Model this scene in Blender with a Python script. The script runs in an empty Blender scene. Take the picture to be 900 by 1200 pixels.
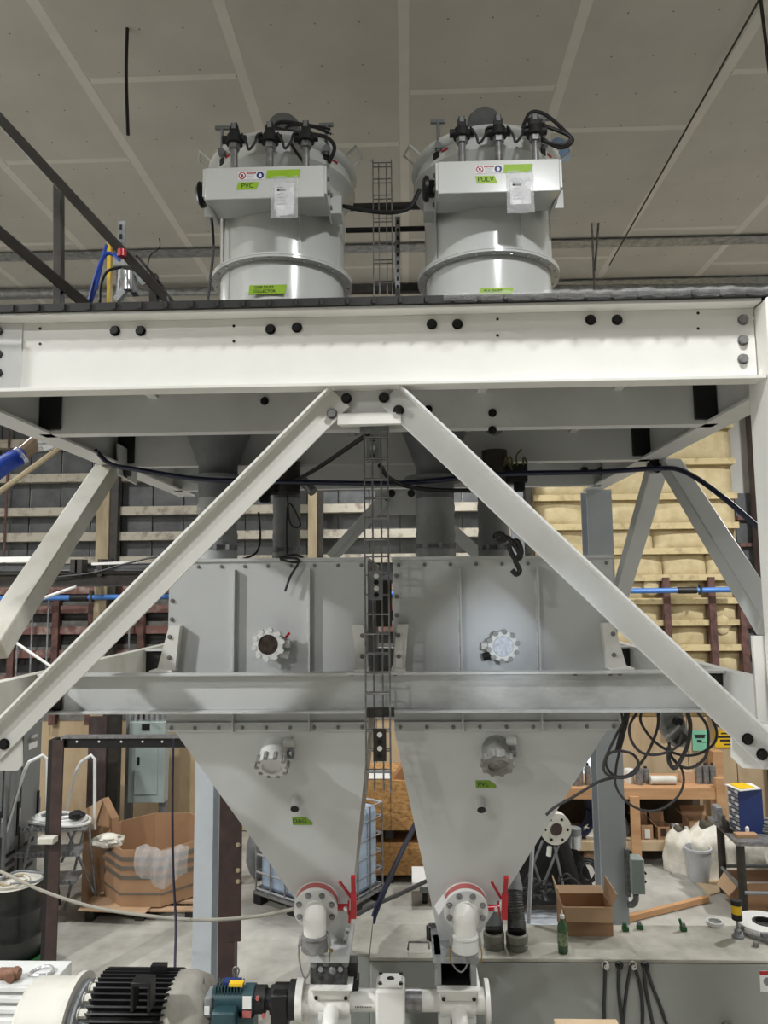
import bpy, bmesh, math, random
from mathutils import Vector as V, Matrix, Quaternion
random.seed(7)
scene = bpy.context.scene
col = scene.collection
# ------------------------------------------------------------------ camera
CAM = V((0, 0, 3.7))
FPX = 850.0
_yaw, _pit, _roll = math.radians(1.8), math.atan(90 / 850), 0.009
_f = V((-math.sin(_yaw) * math.cos(_pit), math.cos(_yaw) * math.cos(_pit), math.sin(_pit)))
_r = _f.cross(V((0, 0, 1))).normalized()
_u = _r.cross(_f)
_r, _u = _r * math.cos(_roll) - _u * math.sin(_roll), _u * math.cos(_roll) + _r * math.sin(_roll)
cam = bpy.data.cameras.new('camera')
cam.sensor_width = 36
cam.sensor_fit = 'AUTO'
cam.lens = FPX / 1200 * 36
cam.clip_end = 100
co = bpy.data.objects.new('camera', cam)
co.matrix_world = Matrix(((_r.x, _u.x, -_f.x, CAM.x), (_r.y, _u.y, -_f.y, CAM.y), (_r.z, _u.z, -_f.z, CAM.z), (0, 0, 0, 1)))
col.objects.link(co)
scene.camera = co
# ------------------------------------------------------------------ world, lights, exposure
w = bpy.data.worlds.new('world'); scene.world = w; w.use_nodes = True
w.node_tree.nodes['Background'].inputs[0].default_value = (1.0, 1.0, 1.0, 1)
w.node_tree.nodes['Background'].inputs[1].default_value = 0.04
def lamp(name, loc, power, size, color=(0.985, 0.995, 1.0), spread=170):
    l = bpy.data.lights.new(name, 'AREA'); l.shape = 'DISK'; l.size = size; l.energy = power; l.color = color
    l.spread = math.radians(spread)
    o = bpy.data.objects.new(name, l); o.location = loc; col.objects.link(o)
    return o
lamp('high_bay_lamp', (1.2, 1.0, 7.3), 190, 0.34)
lamp('high_bay_lamp', (-6.85, 0.26, 7.3), 950, 0.36)
lamp('high_bay_lamp', (-4.3, -2.6, 7.3), 230, 0.36)
lamp('high_bay_lamp', (-5.6, 7.2, 7.3), 240, 0.36)
lamp('high_bay_lamp', (5.9, 7.4, 7.3), 430, 0.36)
lamp('high_bay_lamp', (6.2, 1.2, 7.3), 90, 0.36)
lamp('high_bay_lamp', (0.2, 9.8, 7.15), 210, 0.36)
lamp('high_bay_lamp', (-3.2, -6.5, 7.3), 40, 0.36)
lamp('high_bay_lamp', (3.4, -6.5, 7.3), 60, 0.36)
sp = bpy.data.lights.new('glow_spot', 'SPOT'); sp.energy = 230; sp.color = (0.78, 0.88, 1.0); sp.spot_size = math.radians(9.5); sp.spot_blend = 1.0; sp.shadow_soft_size = 0.12  # added spot, source unknown, for the cool glow around the right sight glass
so = bpy.data.objects.new('glow_spot', sp); col.objects.link(so); so.location = (0.75, 0.1, 3.9)
so.rotation_euler = (V((0.45, 3.6, 3.42)) - V(so.location)).to_track_quat('-Z', 'Y').to_euler()
vs = scene.view_settings
scene.display_settings.display_device = 'sRGB'
vs.view_transform = 'Standard'; vs.look = 'None'; vs.exposure = -0.15; vs.gamma = 1.0; vs.use_curve_mapping = False

# ------------------------------------------------------------------ photo geometry helpers (real distances)
def ray(x, y): return _f * FPX + _r * (x - 450) - _u * (y - 600)
def P(x, y, Y): d = ray(x, y); return CAM + d * (Y / d.y)
def Zf(x, y, z): d = ray(x, y); return CAM + d * ((z - CAM.z) / d.z)
def S(px, Y): return px * Y / FPX
def PL(lst): return [P(*a) for a in lst]

# ------------------------------------------------------------------ materials
def lin(c):
    c = c / 255
    return c / 12.92 if c <= 0.04045 else ((c + 0.055) / 1.055) ** 2.4
MATS = {}
def mat(name, rgb, rough=0.5, metal=0.0, var=0.08, scale=6.0, bump=0.0, rgb2=None, stretch=None, trans=0, alpha=1, emit=0, spec=None, thresh=None, detail=6):
    if name in MATS: return MATS[name]
    m = bpy.data.materials.new(name); m.use_nodes = True
    nt = m.node_tree; b = nt.nodes['Principled BSDF']
    b.inputs['Roughness'].default_value = rough; b.inputs['Metallic'].default_value = metal
    c1 = [lin(v) for v in rgb]
    c2 = [lin(v) for v in rgb2] if rgb2 else [v * (1 - var * 2.2) for v in c1]
    tc = nt.nodes.new('ShaderNodeTexCoord'); mp = nt.nodes.new('ShaderNodeMapping')
    if stretch: mp.inputs['Scale'].default_value = stretch
    nz = nt.nodes.new('ShaderNodeTexNoise'); nz.inputs['Scale'].default_value = scale; nz.inputs['Detail'].default_value = detail; nz.inputs['Roughness'].default_value = 0.62
    rp = nt.nodes.new('ShaderNodeValToRGB')
    lo, hi = thresh if thresh else (0.35, 0.68)
    rp.color_ramp.elements[0].position = lo; rp.color_ramp.elements[1].position = hi
    rp.color_ramp.elements[0].color = (*c1, 1); rp.color_ramp.elements[1].color = (*c2, 1)
    L = nt.links.new
    L(tc.outputs['Object'], mp.inputs[0]); L(mp.outputs[0], nz.inputs['Vector']); L(nz.outputs['Fac'], rp.inputs[0]); L(rp.outputs[0], b.inputs['Base Color'])
    if bump:
        bp = nt.nodes.new('ShaderNodeBump'); bp.inputs['Strength'].default_value = bump; bp.inputs['Distance'].default_value = 0.02
        L(nz.outputs['Fac'], bp.inputs['Height']); L(bp.outputs[0], b.inputs['Normal'])
    if trans: b.inputs['Transmission Weight'].default_value = trans
    if alpha < 1: b.inputs['Alpha'].default_value = alpha
    if spec is not None: b.inputs['Specular IOR Level'].default_value = spec
    if emit:
        L(rp.outputs[0], b.inputs['Emission Color']); b.inputs['Emission Strength'].default_value = emit
    MATS[name] = m
    return m
WHITE = mat('white_paint', (224, 223, 217), 0.38, var=0.03, scale=3)
WHITE2 = mat('white_paint_worn', (214, 215, 213), 0.45, rgb2=(194, 194, 190), scale=2.2, thresh=(.45, .8))
CREAM = mat('dusty_cream_paint', (206, 204, 195), 0.55, rgb2=(178, 172, 156), scale=3, thresh=(.4, .75))
HOP = mat('light_grey_enamel', (196, 198, 197), 0.36, var=0.04, scale=1.6)
SMUDGE = mat('smudged_grey_enamel', (200, 202, 201), 0.42, rgb2=(140, 141, 140), scale=1.7, stretch=(1, 1, 2.2), thresh=(.48, .74), detail=8)
FILT = mat('pale_grey_gloss_enamel', (206, 208, 205), 0.2, var=0.03, scale=2)
GALV = mat('galvanised_steel', (166, 169, 170), 0.42, 0.35, rgb2=(120, 123, 125), scale=14)
GREYP = mat('grey_steel_paint', (128, 131, 132), 0.5, rgb2=(105, 108, 110), scale=5)
BLUEGREY = mat('blue_grey_column_paint', (192, 198, 204), 0.45, var=0.05, scale=3)
BLACK = mat('black_matte', (18, 18, 19), 0.6, var=0.1)
BLACKST = mat('black_oxide_steel', (34, 34, 35), 0.42, 0.4, var=0.1, scale=20)
RUBBER = mat('black_rubber', (24, 24, 26), 0.5, var=0.1)
CABLE = mat('charcoal_cable', (48, 47, 47), 0.5, var=0.1)
NAVY = mat('navy_hose', (24, 31, 58), 0.4, var=0.1)
BLUE = mat('bright_blue_hose', (30, 70, 170), 0.4, var=0.1)
BLUEP = mat('blue_air_pipe', (75, 130, 205), 0.35, var=0.06)
DARKST = mat('dark_brown_steel', (58, 54, 48), 0.55, 0.2, rgb2=(40, 36, 32), scale=8)
BROWN = mat('dark_brown_primer', (66, 46, 42), 0.55, rgb2=(45, 32, 30), scale=7)
RUST = mat('rusty_primer', (110, 78, 70), 0.7, rgb2=(66, 44, 40), scale=9)
MAUVE = mat('worn_mauve_brown_steel', (92, 78, 76), 0.7, rgb2=(62, 50, 48), scale=10, stretch=(1, 1, .3))
TANW = mat('dusty_tan_wood', (172, 158, 130), 0.8, rgb2=(140, 126, 100), scale=8, stretch=(1, 1, .15))
GIRT = mat('dusty_girt', (172, 165, 150), 0.75, rgb2=(112, 100, 88), scale=7, thresh=(.5, .72))
REDGIRT = mat('red_primer_girt', (120, 84, 78), 0.75, rgb2=(176, 160, 148), scale=5, thresh=(.48, .7))
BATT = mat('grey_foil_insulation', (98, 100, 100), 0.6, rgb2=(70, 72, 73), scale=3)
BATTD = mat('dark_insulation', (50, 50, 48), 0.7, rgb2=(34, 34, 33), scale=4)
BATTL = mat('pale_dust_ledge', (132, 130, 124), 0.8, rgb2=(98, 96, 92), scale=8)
FOAM = mat('yellow_spray_foam', (214, 198, 158), 0.85, rgb2=(192, 174, 132), scale=5, bump=0.6, detail=8)
FOAMG = mat('foamed_girt', (204, 186, 142), 0.85, rgb2=(150, 132, 100), scale=6, bump=0.5, thresh=(.5, .75))
CEIL = mat('ceiling_board', (188, 185, 177), 0.9, rgb2=(178, 175, 167), scale=1.5)
CEILT = mat('ceiling_joint_compound', (206, 203, 195), 0.9, var=0.03, scale=4)
WALLP = mat('pale_wall_sheet', (186, 184, 176), 0.85, var=0.06, scale=2)
CONC = mat('concrete', (184, 181, 172), 0.62, rgb2=(136, 133, 125), scale=1.4, bump=0.08, detail=9)
TANKT = mat('dusty_tank_top', (184, 181, 169), 0.6, rgb2=(140, 137, 126), scale=3.2, thresh=(.38, .66), detail=9)
TANKF = mat('grey_green_tank_paint', (150, 152, 146), 0.4, var=0.05, scale=2)
PLY = mat('plywood', (192, 170, 138), 0.75, rgb2=(164, 140, 108), scale=4, stretch=(1, 1, .35), thresh=(.45, .8))
OSB = mat('osb_board', (186, 142, 86), 0.75, rgb2=(136, 96, 52), scale=16, stretch=(1, 1, 1.8), thresh=(.42, .66))
LUM = mat('pine_lumber', (194, 152, 112), 0.7, rgb2=(172, 128, 88), scale=6, stretch=(.2, 1, 1.5))
CARD = mat('cardboard', (168, 132, 100), 0.85, var=0.05, scale=3)
CARDL = mat('cardboard_light', (188, 156, 124), 0.85, var=0.05, scale=3)
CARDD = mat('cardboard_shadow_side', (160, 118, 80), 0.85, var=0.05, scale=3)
STRAP = mat('grey_packing_tape', (112, 104, 94), 0.35, var=0.08)
FILM = mat('dusty_film', (200, 200, 198), 0.2, var=0.1, scale=30, bump=0.8, alpha=0.16)
PLASTIC = mat('clear_plastic_film', (236, 238, 240), 0.14, var=0.02, scale=18, bump=0.8, alpha=0.36)
BAGW = mat('white_woven_bag', (224, 220, 208), 0.7, rgb2=(190, 184, 168), scale=5, bump=0.7)
GREEN = mat('green_tape', (150, 190, 40), 0.55, var=0.04)
DGREEN = mat('shaded_green_paint_tag', (112, 150, 34), 0.55, var=0.05)
PAPER = mat('white_paper', (232, 232, 234), 0.6, var=0.02)
INK = mat('black_ink', (30, 30, 32), 0.7, var=0.02)
SIGNR = mat('warning_red', (170, 30, 34), 0.5, var=0.03)
SIGNB = mat('mandatory_blue', (28, 44, 110), 0.5, var=0.03)
RED = mat('red_valve_enamel', (176, 22, 36), 0.3, var=0.06)
PINK = mat('faded_red_gasket', (176, 96, 92), 0.5, var=0.08)
STEEL = mat('bare_steel', (146, 146, 146), 0.36, 0.4, rgb2=(104, 103, 102), scale=20)
CHROME = mat('chrome', (215, 216, 218), 0.22, 0.6, var=0.03)
TEAL = mat('teal_gearmotor_paint', (42, 72, 78), 0.4, rgb2=(30, 54, 60), scale=9)
GREENP = mat('green_dolly_paint', (30, 96, 48), 0.45, var=0.1)
DRUM = mat('black_drum_enamel', (30, 32, 30), 0.3, var=0.2, scale=5)
YEL = mat('yellow_paint', (226, 184, 26), 0.45, var=0.05)
MINT = mat('mint_sign', (132, 200, 170), 0.5, var=0.04)
ELEC = mat('grey_electrical_enamel', (126, 130, 130), 0.42, var=0.05, scale=2)
PANEL = mat('pale_green_grey_panel', (160, 172, 168), 0.4, var=0.05)
IBC = mat('milky_blue_tote_plastic', (168, 184, 202), 0.4, rgb2=(136, 152, 172), scale=4)
GLASSD = mat('dark_sight_glass', (84, 74, 68), 0.12, var=0.3, scale=40)
SILVER = mat('pale_glass_disc', (206, 212, 220), 0.3, rgb2=(150, 155, 165), scale=60)  # right sight glass disc, paler than the left one
SLEEVE = mat('grey_flex_sleeve', (190, 192, 192), 0.6, rgb2=(160, 162, 162), scale=6, stretch=(1, 1, .4), bump=.25)
GRATE = mat('dark_grating', (15, 15, 14), 0.6, rgb2=(30, 29, 27), scale=14)
BOTTLEG = mat('olive_green_bottle', (70, 100, 66), 0.12, var=0.1)
LABELW = mat('white_plastic', (224, 224, 220), 0.4, var=0.03)
BINBLUE = mat('navy_blue_cabinet', (26, 48, 104), 0.4, var=0.05)
CAST = mat('dull_cast_aluminium', (160, 160, 156), 0.5, 0.2, rgb2=(112, 112, 108), scale=14)
DAY = mat('daylight_pane', (226, 240, 255), 0.2, var=0.01, emit=1.1)
DUCTT = mat('charcoal_ribbed_hose', (70, 70, 68), 0.6, rgb2=(52, 52, 50), scale=12)

# ------------------------------------------------------------------ mesh builder
def frame(d, up=V((0, 0, 1))):
    d = d.normalized()
    if abs(d.dot(up)) > 0.98: up = V((0, 1, 0)) if abs(d.y) < 0.9 else V((1, 0, 0))
    a = d.cross(up).normalized(); b = a.cross(d)
    return d, a, b
def crom(pts, n=5):
    pts = [V(p) for p in pts]
    if len(pts) < 3: return pts
    e = [pts[0] * 2 - pts[1]] + pts + [pts[-1] * 2 - pts[-2]]
    out = []
    for i in range(1, len(e) - 2):
        for k in range(n):
            t = k / n
            out.append(0.5 * (2 * e[i] + (e[i + 1] - e[i - 1]) * t + (2 * e[i - 1] - 5 * e[i] + 4 * e[i + 1] - e[i + 2]) * t * t + (3 * e[i] - e[i - 1] - 3 * e[i + 1] + e[i + 2]) * t ** 3))
    return out + [pts[-1]]
class MB:
    def __init__(s): s.v = []; s.f = []
    def add(s, vs, fs):
        k = len(s.v); s.v += [V(v) for v in vs]; s.f += [[i + k for i in f] for f in fs]; return s
    def box(s, x0, x1, y0, y1, z0, z1):
        return s.add([(x0, y0, z0), (x1, y0, z0), (x1, y1, z0), (x0, y1, z0), (x0, y0, z1), (x1, y0, z1), (x1, y1, z1), (x0, y1, z1)],
                     [(0, 3, 2, 1), (4, 5, 6, 7), (0, 1, 5, 4), (1, 2, 6, 5), (2, 3, 7, 6), (3, 0, 4, 7)])
    def cb(s, c, sx, sy, sz, rz=0, M=None):
        k = len(s.v); s.box(-sx / 2, sx / 2, -sy / 2, sy / 2, -sz / 2, sz / 2)
        M = M or Matrix.Rotation(rz, 3, 'Z')
        for i in range(k, len(s.v)): s.v[i] = M @ s.v[i] + V(c)
        return s
    def bar(s, p, q, w_, h, up=V((0, 0, 1)), off=(0, 0)):
        p = V(p); q = V(q); d, a, b = frame(q - p, up)
        vs = []
        for e in (p, q):
            for i, j in ((-1, -1), (1, -1), (1, 1), (-1, 1)): vs.append(e + a * (i * w_ / 2 + off[0]) + b * (j * h / 2 + off[1]))
        return s.add(vs, [(0, 3, 2, 1), (4, 5, 6, 7), (0, 1, 5, 4), (1, 2, 6, 5), (2, 3, 7, 6), (3, 0, 4, 7)][:6])
    def cyl(s, p, q, r, r2=None, n=20, caps=True):
        p = V(p); q = V(q); d, a, b = frame(q - p); r2 = r if r2 is None else r2
        vs = []
        for e, rr in ((p, r), (q, r2)):
            for i in range(n): t = 2 * math.pi * i / n; vs.append(e + a * (rr * math.cos(t)) + b * (rr * math.sin(t)))
        fs = [(i, (i + 1) % n, n + (i + 1) % n, n + i) for i in range(n)]
        if caps: fs += [tuple(range(n))[::-1], tuple(range(n, 2 * n))]
        return s.add(vs, fs)
    def lathe(s, p, d, prof, n=32, a0=0, a1=2 * math.pi):
        p = V(p); d, a, b = frame(V(d)); full = abs(a1 - a0 - 2 * math.pi) < 1e-6; m = n if full else n + 1
        vs = []
        for (r, t) in prof:
            for i in range(m): q = a0 + (a1 - a0) * i / n; vs.append(p + d * t + a * (r * math.cos(q)) + b * (r * math.sin(q)))
        fs = []
        for k in range(len(prof) - 1):
            for i in range(n if full else n): fs.append((k * m + i, k * m + (i + 1) % m, (k + 1) * m + (i + 1) % m, (k + 1) * m + i))
        return s.add(vs, fs)
    def tube(s, pts, r, n=8, sub=5, closed=False):
        pts = crom(pts, sub) if sub else [V(p) for p in pts]
        rings = []; prev = None
        for i, p in enumerate(pts):
            d = (pts[min(i + 1, len(pts) - 1)] - pts[max(i - 1, 0)])
            if d.length < 1e-7: d = V((0, 0, 1))
            d.normalize()
            if prev is None: _, a, b = frame(d)
            else:
                a = prev - d * prev.dot(d)
                a = a.normalized() if a.length > 1e-5 else frame(d)[1]
                b = d.cross(a)
            prev = a; rings.append([p + a * (r * math.cos(2 * math.pi * k / n)) + b * (r * math.sin(2 * math.pi * k / n)) for k in range(n)])
        vs = [v for g in rings for v in g]; fs = []
        for i in range(len(rings) - 1):
            for k in range(n): fs.append((i * n + k, i * n + (k + 1) % n, (i + 1) * n + (k + 1) % n, (i + 1) * n + k))
        fs += [tuple(range(n))[::-1], tuple(range((len(rings) - 1) * n, len(rings) * n))]
        return s.add(vs, fs)
    def prism(s, pts, t):
        pts = [V(p) for p in pts]; n = len(pts); t = V(t)
        return s.add(pts + [p + t for p in pts], [tuple(range(n)), tuple(range(n, 2 * n))[::-1]] + [(i, n + i, n + (i + 1) % n, (i + 1) % n) for i in range(n)])
    def frust(s, A, B):
        n = len(A); return s.add(list(A) + list(B), [tuple(range(n))[::-1], tuple(range(n, 2 * n))] + [(i, (i + 1) % n, n + (i + 1) % n, n + i) for i in range(n)])
    def ball(s, c, rx, ry, rz, n=14, m=8, jit=0):
        vs = []; fs = []
        for j in range(m + 1):
            ph = math.pi * j / m
            for i in range(n):
                t = 2 * math.pi * i / n; k = 1 + random.uniform(-jit, jit)
                vs.append(V(c) + V((rx * math.sin(ph) * math.cos(t) * k, ry * math.sin(ph) * math.sin(t) * k, rz * math.cos(ph))))
        for j in range(m):
            for i in range(n): fs.append((j * n + i, (j + 1) * n + i, (j + 1) * n + (i + 1) % n, j * n + (i + 1) % n))
        return s.add(vs, fs)
    def grid(s, fn, nu, nv):
        vs = [fn(i / nu, j / nv) for j in range(nv + 1) for i in range(nu + 1)]
        return s.add(vs, [(j * (nu + 1) + i, j * (nu + 1) + i + 1, (j + 1) * (nu + 1) + i + 1, (j + 1) * (nu + 1) + i) for j in range(nv) for i in range(nu)])
    def o(s, name, m, parent=None, bevel=0, smooth=True, label=None, solid=0):
        me = bpy.data.meshes.new(name)
        base = wloc(parent) if parent else None
        if base is None:
            xs = [v.x for v in s.v]; ys = [v.y for v in s.v]; zs = [v.z for v in s.v]
            base = V(((min(xs) + max(xs)) / 2, (min(ys) + max(ys)) / 2, min(zs)))
        me.from_pydata([v - base for v in s.v], [], s.f)
        bm = bmesh.new(); bm.from_mesh(me); bmesh.ops.recalc_face_normals(bm, faces=bm.faces); bm.to_mesh(me); bm.free()
        if smooth:
            me.polygons.foreach_set('use_smooth', [True] * len(me.polygons)); me.set_sharp_from_angle(angle=math.radians(38))
        me.materials.append(m)
        ob = bpy.data.objects.new(name, me); col.objects.link(ob)
        if parent: ob.parent = parent
        else: ob.location = base
        if bevel:
            md = ob.modifiers.new('bevel', 'BEVEL'); md.width = bevel; md.segments = 2; md.limit_method = 'ANGLE'
        if solid:
            md = ob.modifiers.new('solid', 'SOLIDIFY'); md.thickness = solid
        if label: ob['label'] = label
        return ob
def wloc(o):
    p = V((0, 0, 0))
    while o: p += V(o.location); o = o.parent
    return p
def root(name, label, cat, loc, group=None):
    o = bpy.data.objects.new(name, None); o.empty_display_size = 0.1; col.objects.link(o); o.location = V(loc)
    return tag(o, label, cat, group)
def tag(o, label, cat, group=None):
    o['label'] = label; o['category'] = cat
    if group: o['group'] = group
    return o
def struct(o, label=None):
    o['kind'] = 'structure'
    if label: o['label'] = label
    return o
_hex = {}
def bolt(parent, p, nrm=(0, -1, 0), r=0.019, h=None, m=None, name='bolt'):
    """hex head with washer, shared mesh per size and material"""
    m = m or BLACKST; h = h or r * 0.95; key = (round(r, 4), round(h, 4), m.name)
    if key not in _hex:
        b = MB(); b.cyl((0, 0, 0), (0, 0, r * .18), r * 1.28, n=12); b.cyl((0, 0, r * .18), (0, 0, h), r, n=6)
        me = bpy.data.meshes.new('bolt'); me.from_pydata([tuple(v) for v in b.v], [], b.f); me.materials.append(m); me.update(); _hex[key] = me
    ob = bpy.data.objects.new(name, _hex[key]); col.objects.link(ob); ob.parent = parent
    ob.location = V(p) - wloc(parent); ob.rotation_mode = 'QUATERNION'; ob.rotation_quaternion = V(nrm).to_track_quat('Z', 'Y')
    return ob
def copyof(o, parent, loc, rot=None):
    c = o.copy(); col.objects.link(c); c.parent = parent; c.location = V(loc) - (wloc(parent) if parent else V())
    if rot: c.rotation_euler = rot
    return c
def text(body, size, p, parent, m, rx=90, rz=0, name='lettering', ry=0):
    cu = bpy.data.curves.new(name, 'FONT'); cu.body = body; cu.size = size; cu.align_x = 'CENTER'; cu.align_y = 'CENTER'; cu.extrude = 0.0003
    t = bpy.data.objects.new('tmp', cu); col.objects.link(t)
    dg = bpy.context.evaluated_depsgraph_get(); me = bpy.data.meshes.new_from_object(t.evaluated_get(dg)); bpy.data.objects.remove(t)
    me.materials.clear(); me.materials.append(m)
    ob = bpy.data.objects.new(name, me); col.objects.link(ob); ob.parent = parent
    ob.location = V(p) - wloc(parent); ob.rotation_euler = (math.radians(rx), math.radians(ry), math.radians(rz))
    return ob
def cable(name, pts, r, m, label, cat='cable', parent=None, sub=6, group=None):
    o = MB().tube(pts, r, 8, sub).o(name, m, parent)
    if not parent: tag(o, label, cat, group)
    return o
def chan(b, p, q, h, fl, t, up, face, both=False):
    """channel from p to q; up = height direction, flanges reach out along face"""
    p = V(p); q = V(q); up = V(up).normalized(); face = V(face).normalized()
    def bx(a0, a1, c0, c1):
        vs = []
        for e in (p, q):
            for a, c in ((a0, c0), (a1, c0), (a1, c1), (a0, c1)): vs.append(e + up * a + face * c)
        b.add(vs, [(0, 3, 2, 1), (4, 5, 6, 7), (0, 1, 5, 4), (1, 2, 6, 5), (2, 3, 7, 6), (3, 0, 4, 7)])
    bx(-h / 2 + t, h / 2 - t, -t / 2, t / 2)
    lo = -fl if both else -t / 2
    bx(h / 2 - t, h / 2, lo, fl); bx(-h / 2, -h / 2 + t, lo, fl)
    return b
# ================================================================== SETTING
WY = 11.6; CZ = 7.6
fl = struct(MB().box(-9, 8, -12, WY + .2, -0.2, 0).o('floor', CONC, smooth=False), 'grey dusty concrete floor')
ce = struct(MB().box(-9, 8, -12, WY + .2, CZ, CZ + .15).o('ceiling', CEIL, smooth=False), 'off-white boarded ceiling with pale taped joints')
xs = [0.02 + 1.225 * k for k in range(-5, 6)]
for i in range(len(xs) - 1):
    ys = [3.6]; y = 5.1 + (0.78 if i % 2 == 0 else 0.0) + (i % 3) * .12
    while y < WY: ys.append(y); y += 2.44
    ys.append(WY)
    for a, b in zip(ys[:-1], ys[1:]):
        MB().box(xs[i] + .004, xs[i + 1] - .004, a + .004, b - .004, CZ - .012, CZ).o('ceiling_panel', CEIL, ce, smooth=False)
        if a > 4: MB().box(xs[i] + .05, xs[i + 1] - .05, a - .03, a + .03, CZ - .0135, CZ - .011).o('joint_tape', CEILT, ce, smooth=False)
for x in xs: MB().box(x - .04, x + .04, 3.6, WY, CZ - .014, CZ - .011).o('joint_tape', CEILT, ce, smooth=False)
sb = MB()
for i in range(len(xs) - 1):
    for a in range(1, 4):
        for k in range(12):
            x = xs[i] + a * .306; y = 4.2 + k * .41
            sb.cyl((x, y, CZ - .0135), (x, y, CZ - .012), .008, n=6)
so_ = sb.o('screw_heads', GREYP, ce); so_['kind'] = 'stuff'
wl = struct(MB().box(-9.2, -9, -12, WY, 0, CZ).o('wall_left', WALLP, smooth=False))
wr = struct(MB().box(8, 8.2, -12, WY, 0, CZ).o('wall_right', WALLP, smooth=False))
wb = struct(MB().box(-9.2, 8.2, WY, WY + .2, 0, CZ).o('wall_back', WALLP, smooth=False), 'back wall with grey insulation bays, yellow foam bays, girts and plywood dado')
def wx(px, Y=WY): return P(px, 690, Y).x
def wz(py, Y=WY): return P(450, py, Y).z
# grey insulation bays, left two thirds
rows = [470, 516, 557, 596, 627, 657, 690]
vx = [wx(-260 + 36.5 * k) for k in range(25)]
for a, b in zip(rows[:-1], rows[1:]):
    for x0, x1 in zip(vx[:-1], vx[1:]):
        t = random.uniform(.012, .03)
        MB().box(x0 + .012, x1 - .012, WY - t - .02, WY, wz(b) + .01, wz(a) - .01).o('insulation_panel', BATT, wb, smooth=False)
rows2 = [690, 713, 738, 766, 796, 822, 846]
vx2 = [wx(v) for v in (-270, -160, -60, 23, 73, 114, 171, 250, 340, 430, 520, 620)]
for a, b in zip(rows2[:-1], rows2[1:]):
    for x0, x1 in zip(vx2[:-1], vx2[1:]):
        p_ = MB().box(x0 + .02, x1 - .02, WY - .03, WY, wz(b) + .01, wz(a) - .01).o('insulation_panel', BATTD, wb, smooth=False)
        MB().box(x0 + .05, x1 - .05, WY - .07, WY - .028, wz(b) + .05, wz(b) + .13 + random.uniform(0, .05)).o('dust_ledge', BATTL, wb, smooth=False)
GY = WY - .16
def girt(x0, x1, py, m, h=.10, d=.16):
    z = wz(py, GY); g = MB(); g.box(x0, x1, WY - d, WY - .02, z - h / 2, z + h / 2); g.box(x0, x1, WY - d, WY - d + .012, z + h / 2, z + h / 2 + .05)
    return g.o('girt', m, wb, smooth=False)
for py in (516, 557, 597, 627, 656): girt(wx(-270), wx(620), py, GIRT, .085, .22)
for py in (690, 713, 738, 766, 796, 822): girt(wx(-270), wx(620), py, REDGIRT, .07, .14)
for px in (23, 73, 114, 138, 171, 340, 520): MB().box(wx(px) - .05, wx(px) + .05, WY - .2, WY - .1, wz(846), wz(688)).o('stud', RUST, wb, smooth=False)
for px in (9, 33, 49, 67, 160): MB().cyl((wx(px), WY - .26, wz(840)), (wx(px), WY - .26, wz(694)), .014, n=8).o('conduit', GALV, wb)
MB().cyl((wx(13), WY - .26, wz(660)), (wx(13), WY - .26, wz(480)), .018, n=8).o('conduit', RUST, wb)
# yellow foam bays on the right
frow = [470, 506, 548, 588, 622, 651, 682, 709, 734, 763, 795, 840]
fx0, fx1 = wx(626), wx(864)
for k, (a, b) in enumerate(zip(frow[:-1], frow[1:])):
    cols = [fx0, wx(690), wx(765), fx1] if k < 5 else [fx0, wx(690), wx(775), wx(827), fx1]
    for x0, x1 in zip(cols[:-1], cols[1:]):
        z0, z1 = wz(b), wz(a); ph = random.uniform(0, 6)
        def bulge(u, v): return V((x0 + u * (x1 - x0), WY - .03 - .07 * (math.sin(math.pi * u) * math.sin(math.pi * v)) ** .45 - .015 * math.sin(7 * u + ph) * math.sin(5 * v + ph), z0 + v * (z1 - z0)))
        MB().grid(bulge, 10, 6).o('foam_panel', FOAM, wb, solid=.02)
for py in frow[1:-1]: girt(fx0, fx1, py, FOAMG, .045, .2)
for px in (775, 827, 862): MB().box(wx(px) - .05, wx(px) + .05, WY - .24, WY - .1, wz(850), wz(680)).o('stud', RUST, wb, smooth=False)
for px, py in ((760, 690), (840, 735)):
    MB().ball((wx(px), WY - .13, wz(py)), .13, .035, .15, 12, 8, .12).o('foam_lump', FOAM, wb)
# far right bays
for k in range(7):
    z0 = wz(800) + k * .42
    MB().box(wx(866), wx(1040), WY - .04, WY, z0 + .03, z0 + .40).o('insulation_panel', BATT, wb, smooth=False)
    MB().box(wx(866), wx(1040), WY - .12, WY - .02, z0 - .03, z0 + .03).o('girt', RUST, wb, smooth=False)
MB().box(wx(893, 11.3), wx(903, 11.3), 11.2, 11.5, 0, CZ).o('stud', MAUVE, wb, smooth=False)
# plywood dado
pz = wz(838)
ed = [wx(v) for v in (-280, -180, -80, 40, 130, 240, 340, 440, 540, 640, 720, 795, 850, 960, 1045)]
for x0, x1 in zip(ed[:-1], ed[1:]):
    MB().box(x0 + .006, x1 - .006, WY - .05 - random.uniform(0, .008), WY, 0.02, pz - random.uniform(0, .05)).o('plywood_sheet', PLY, wb, smooth=False)
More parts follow.
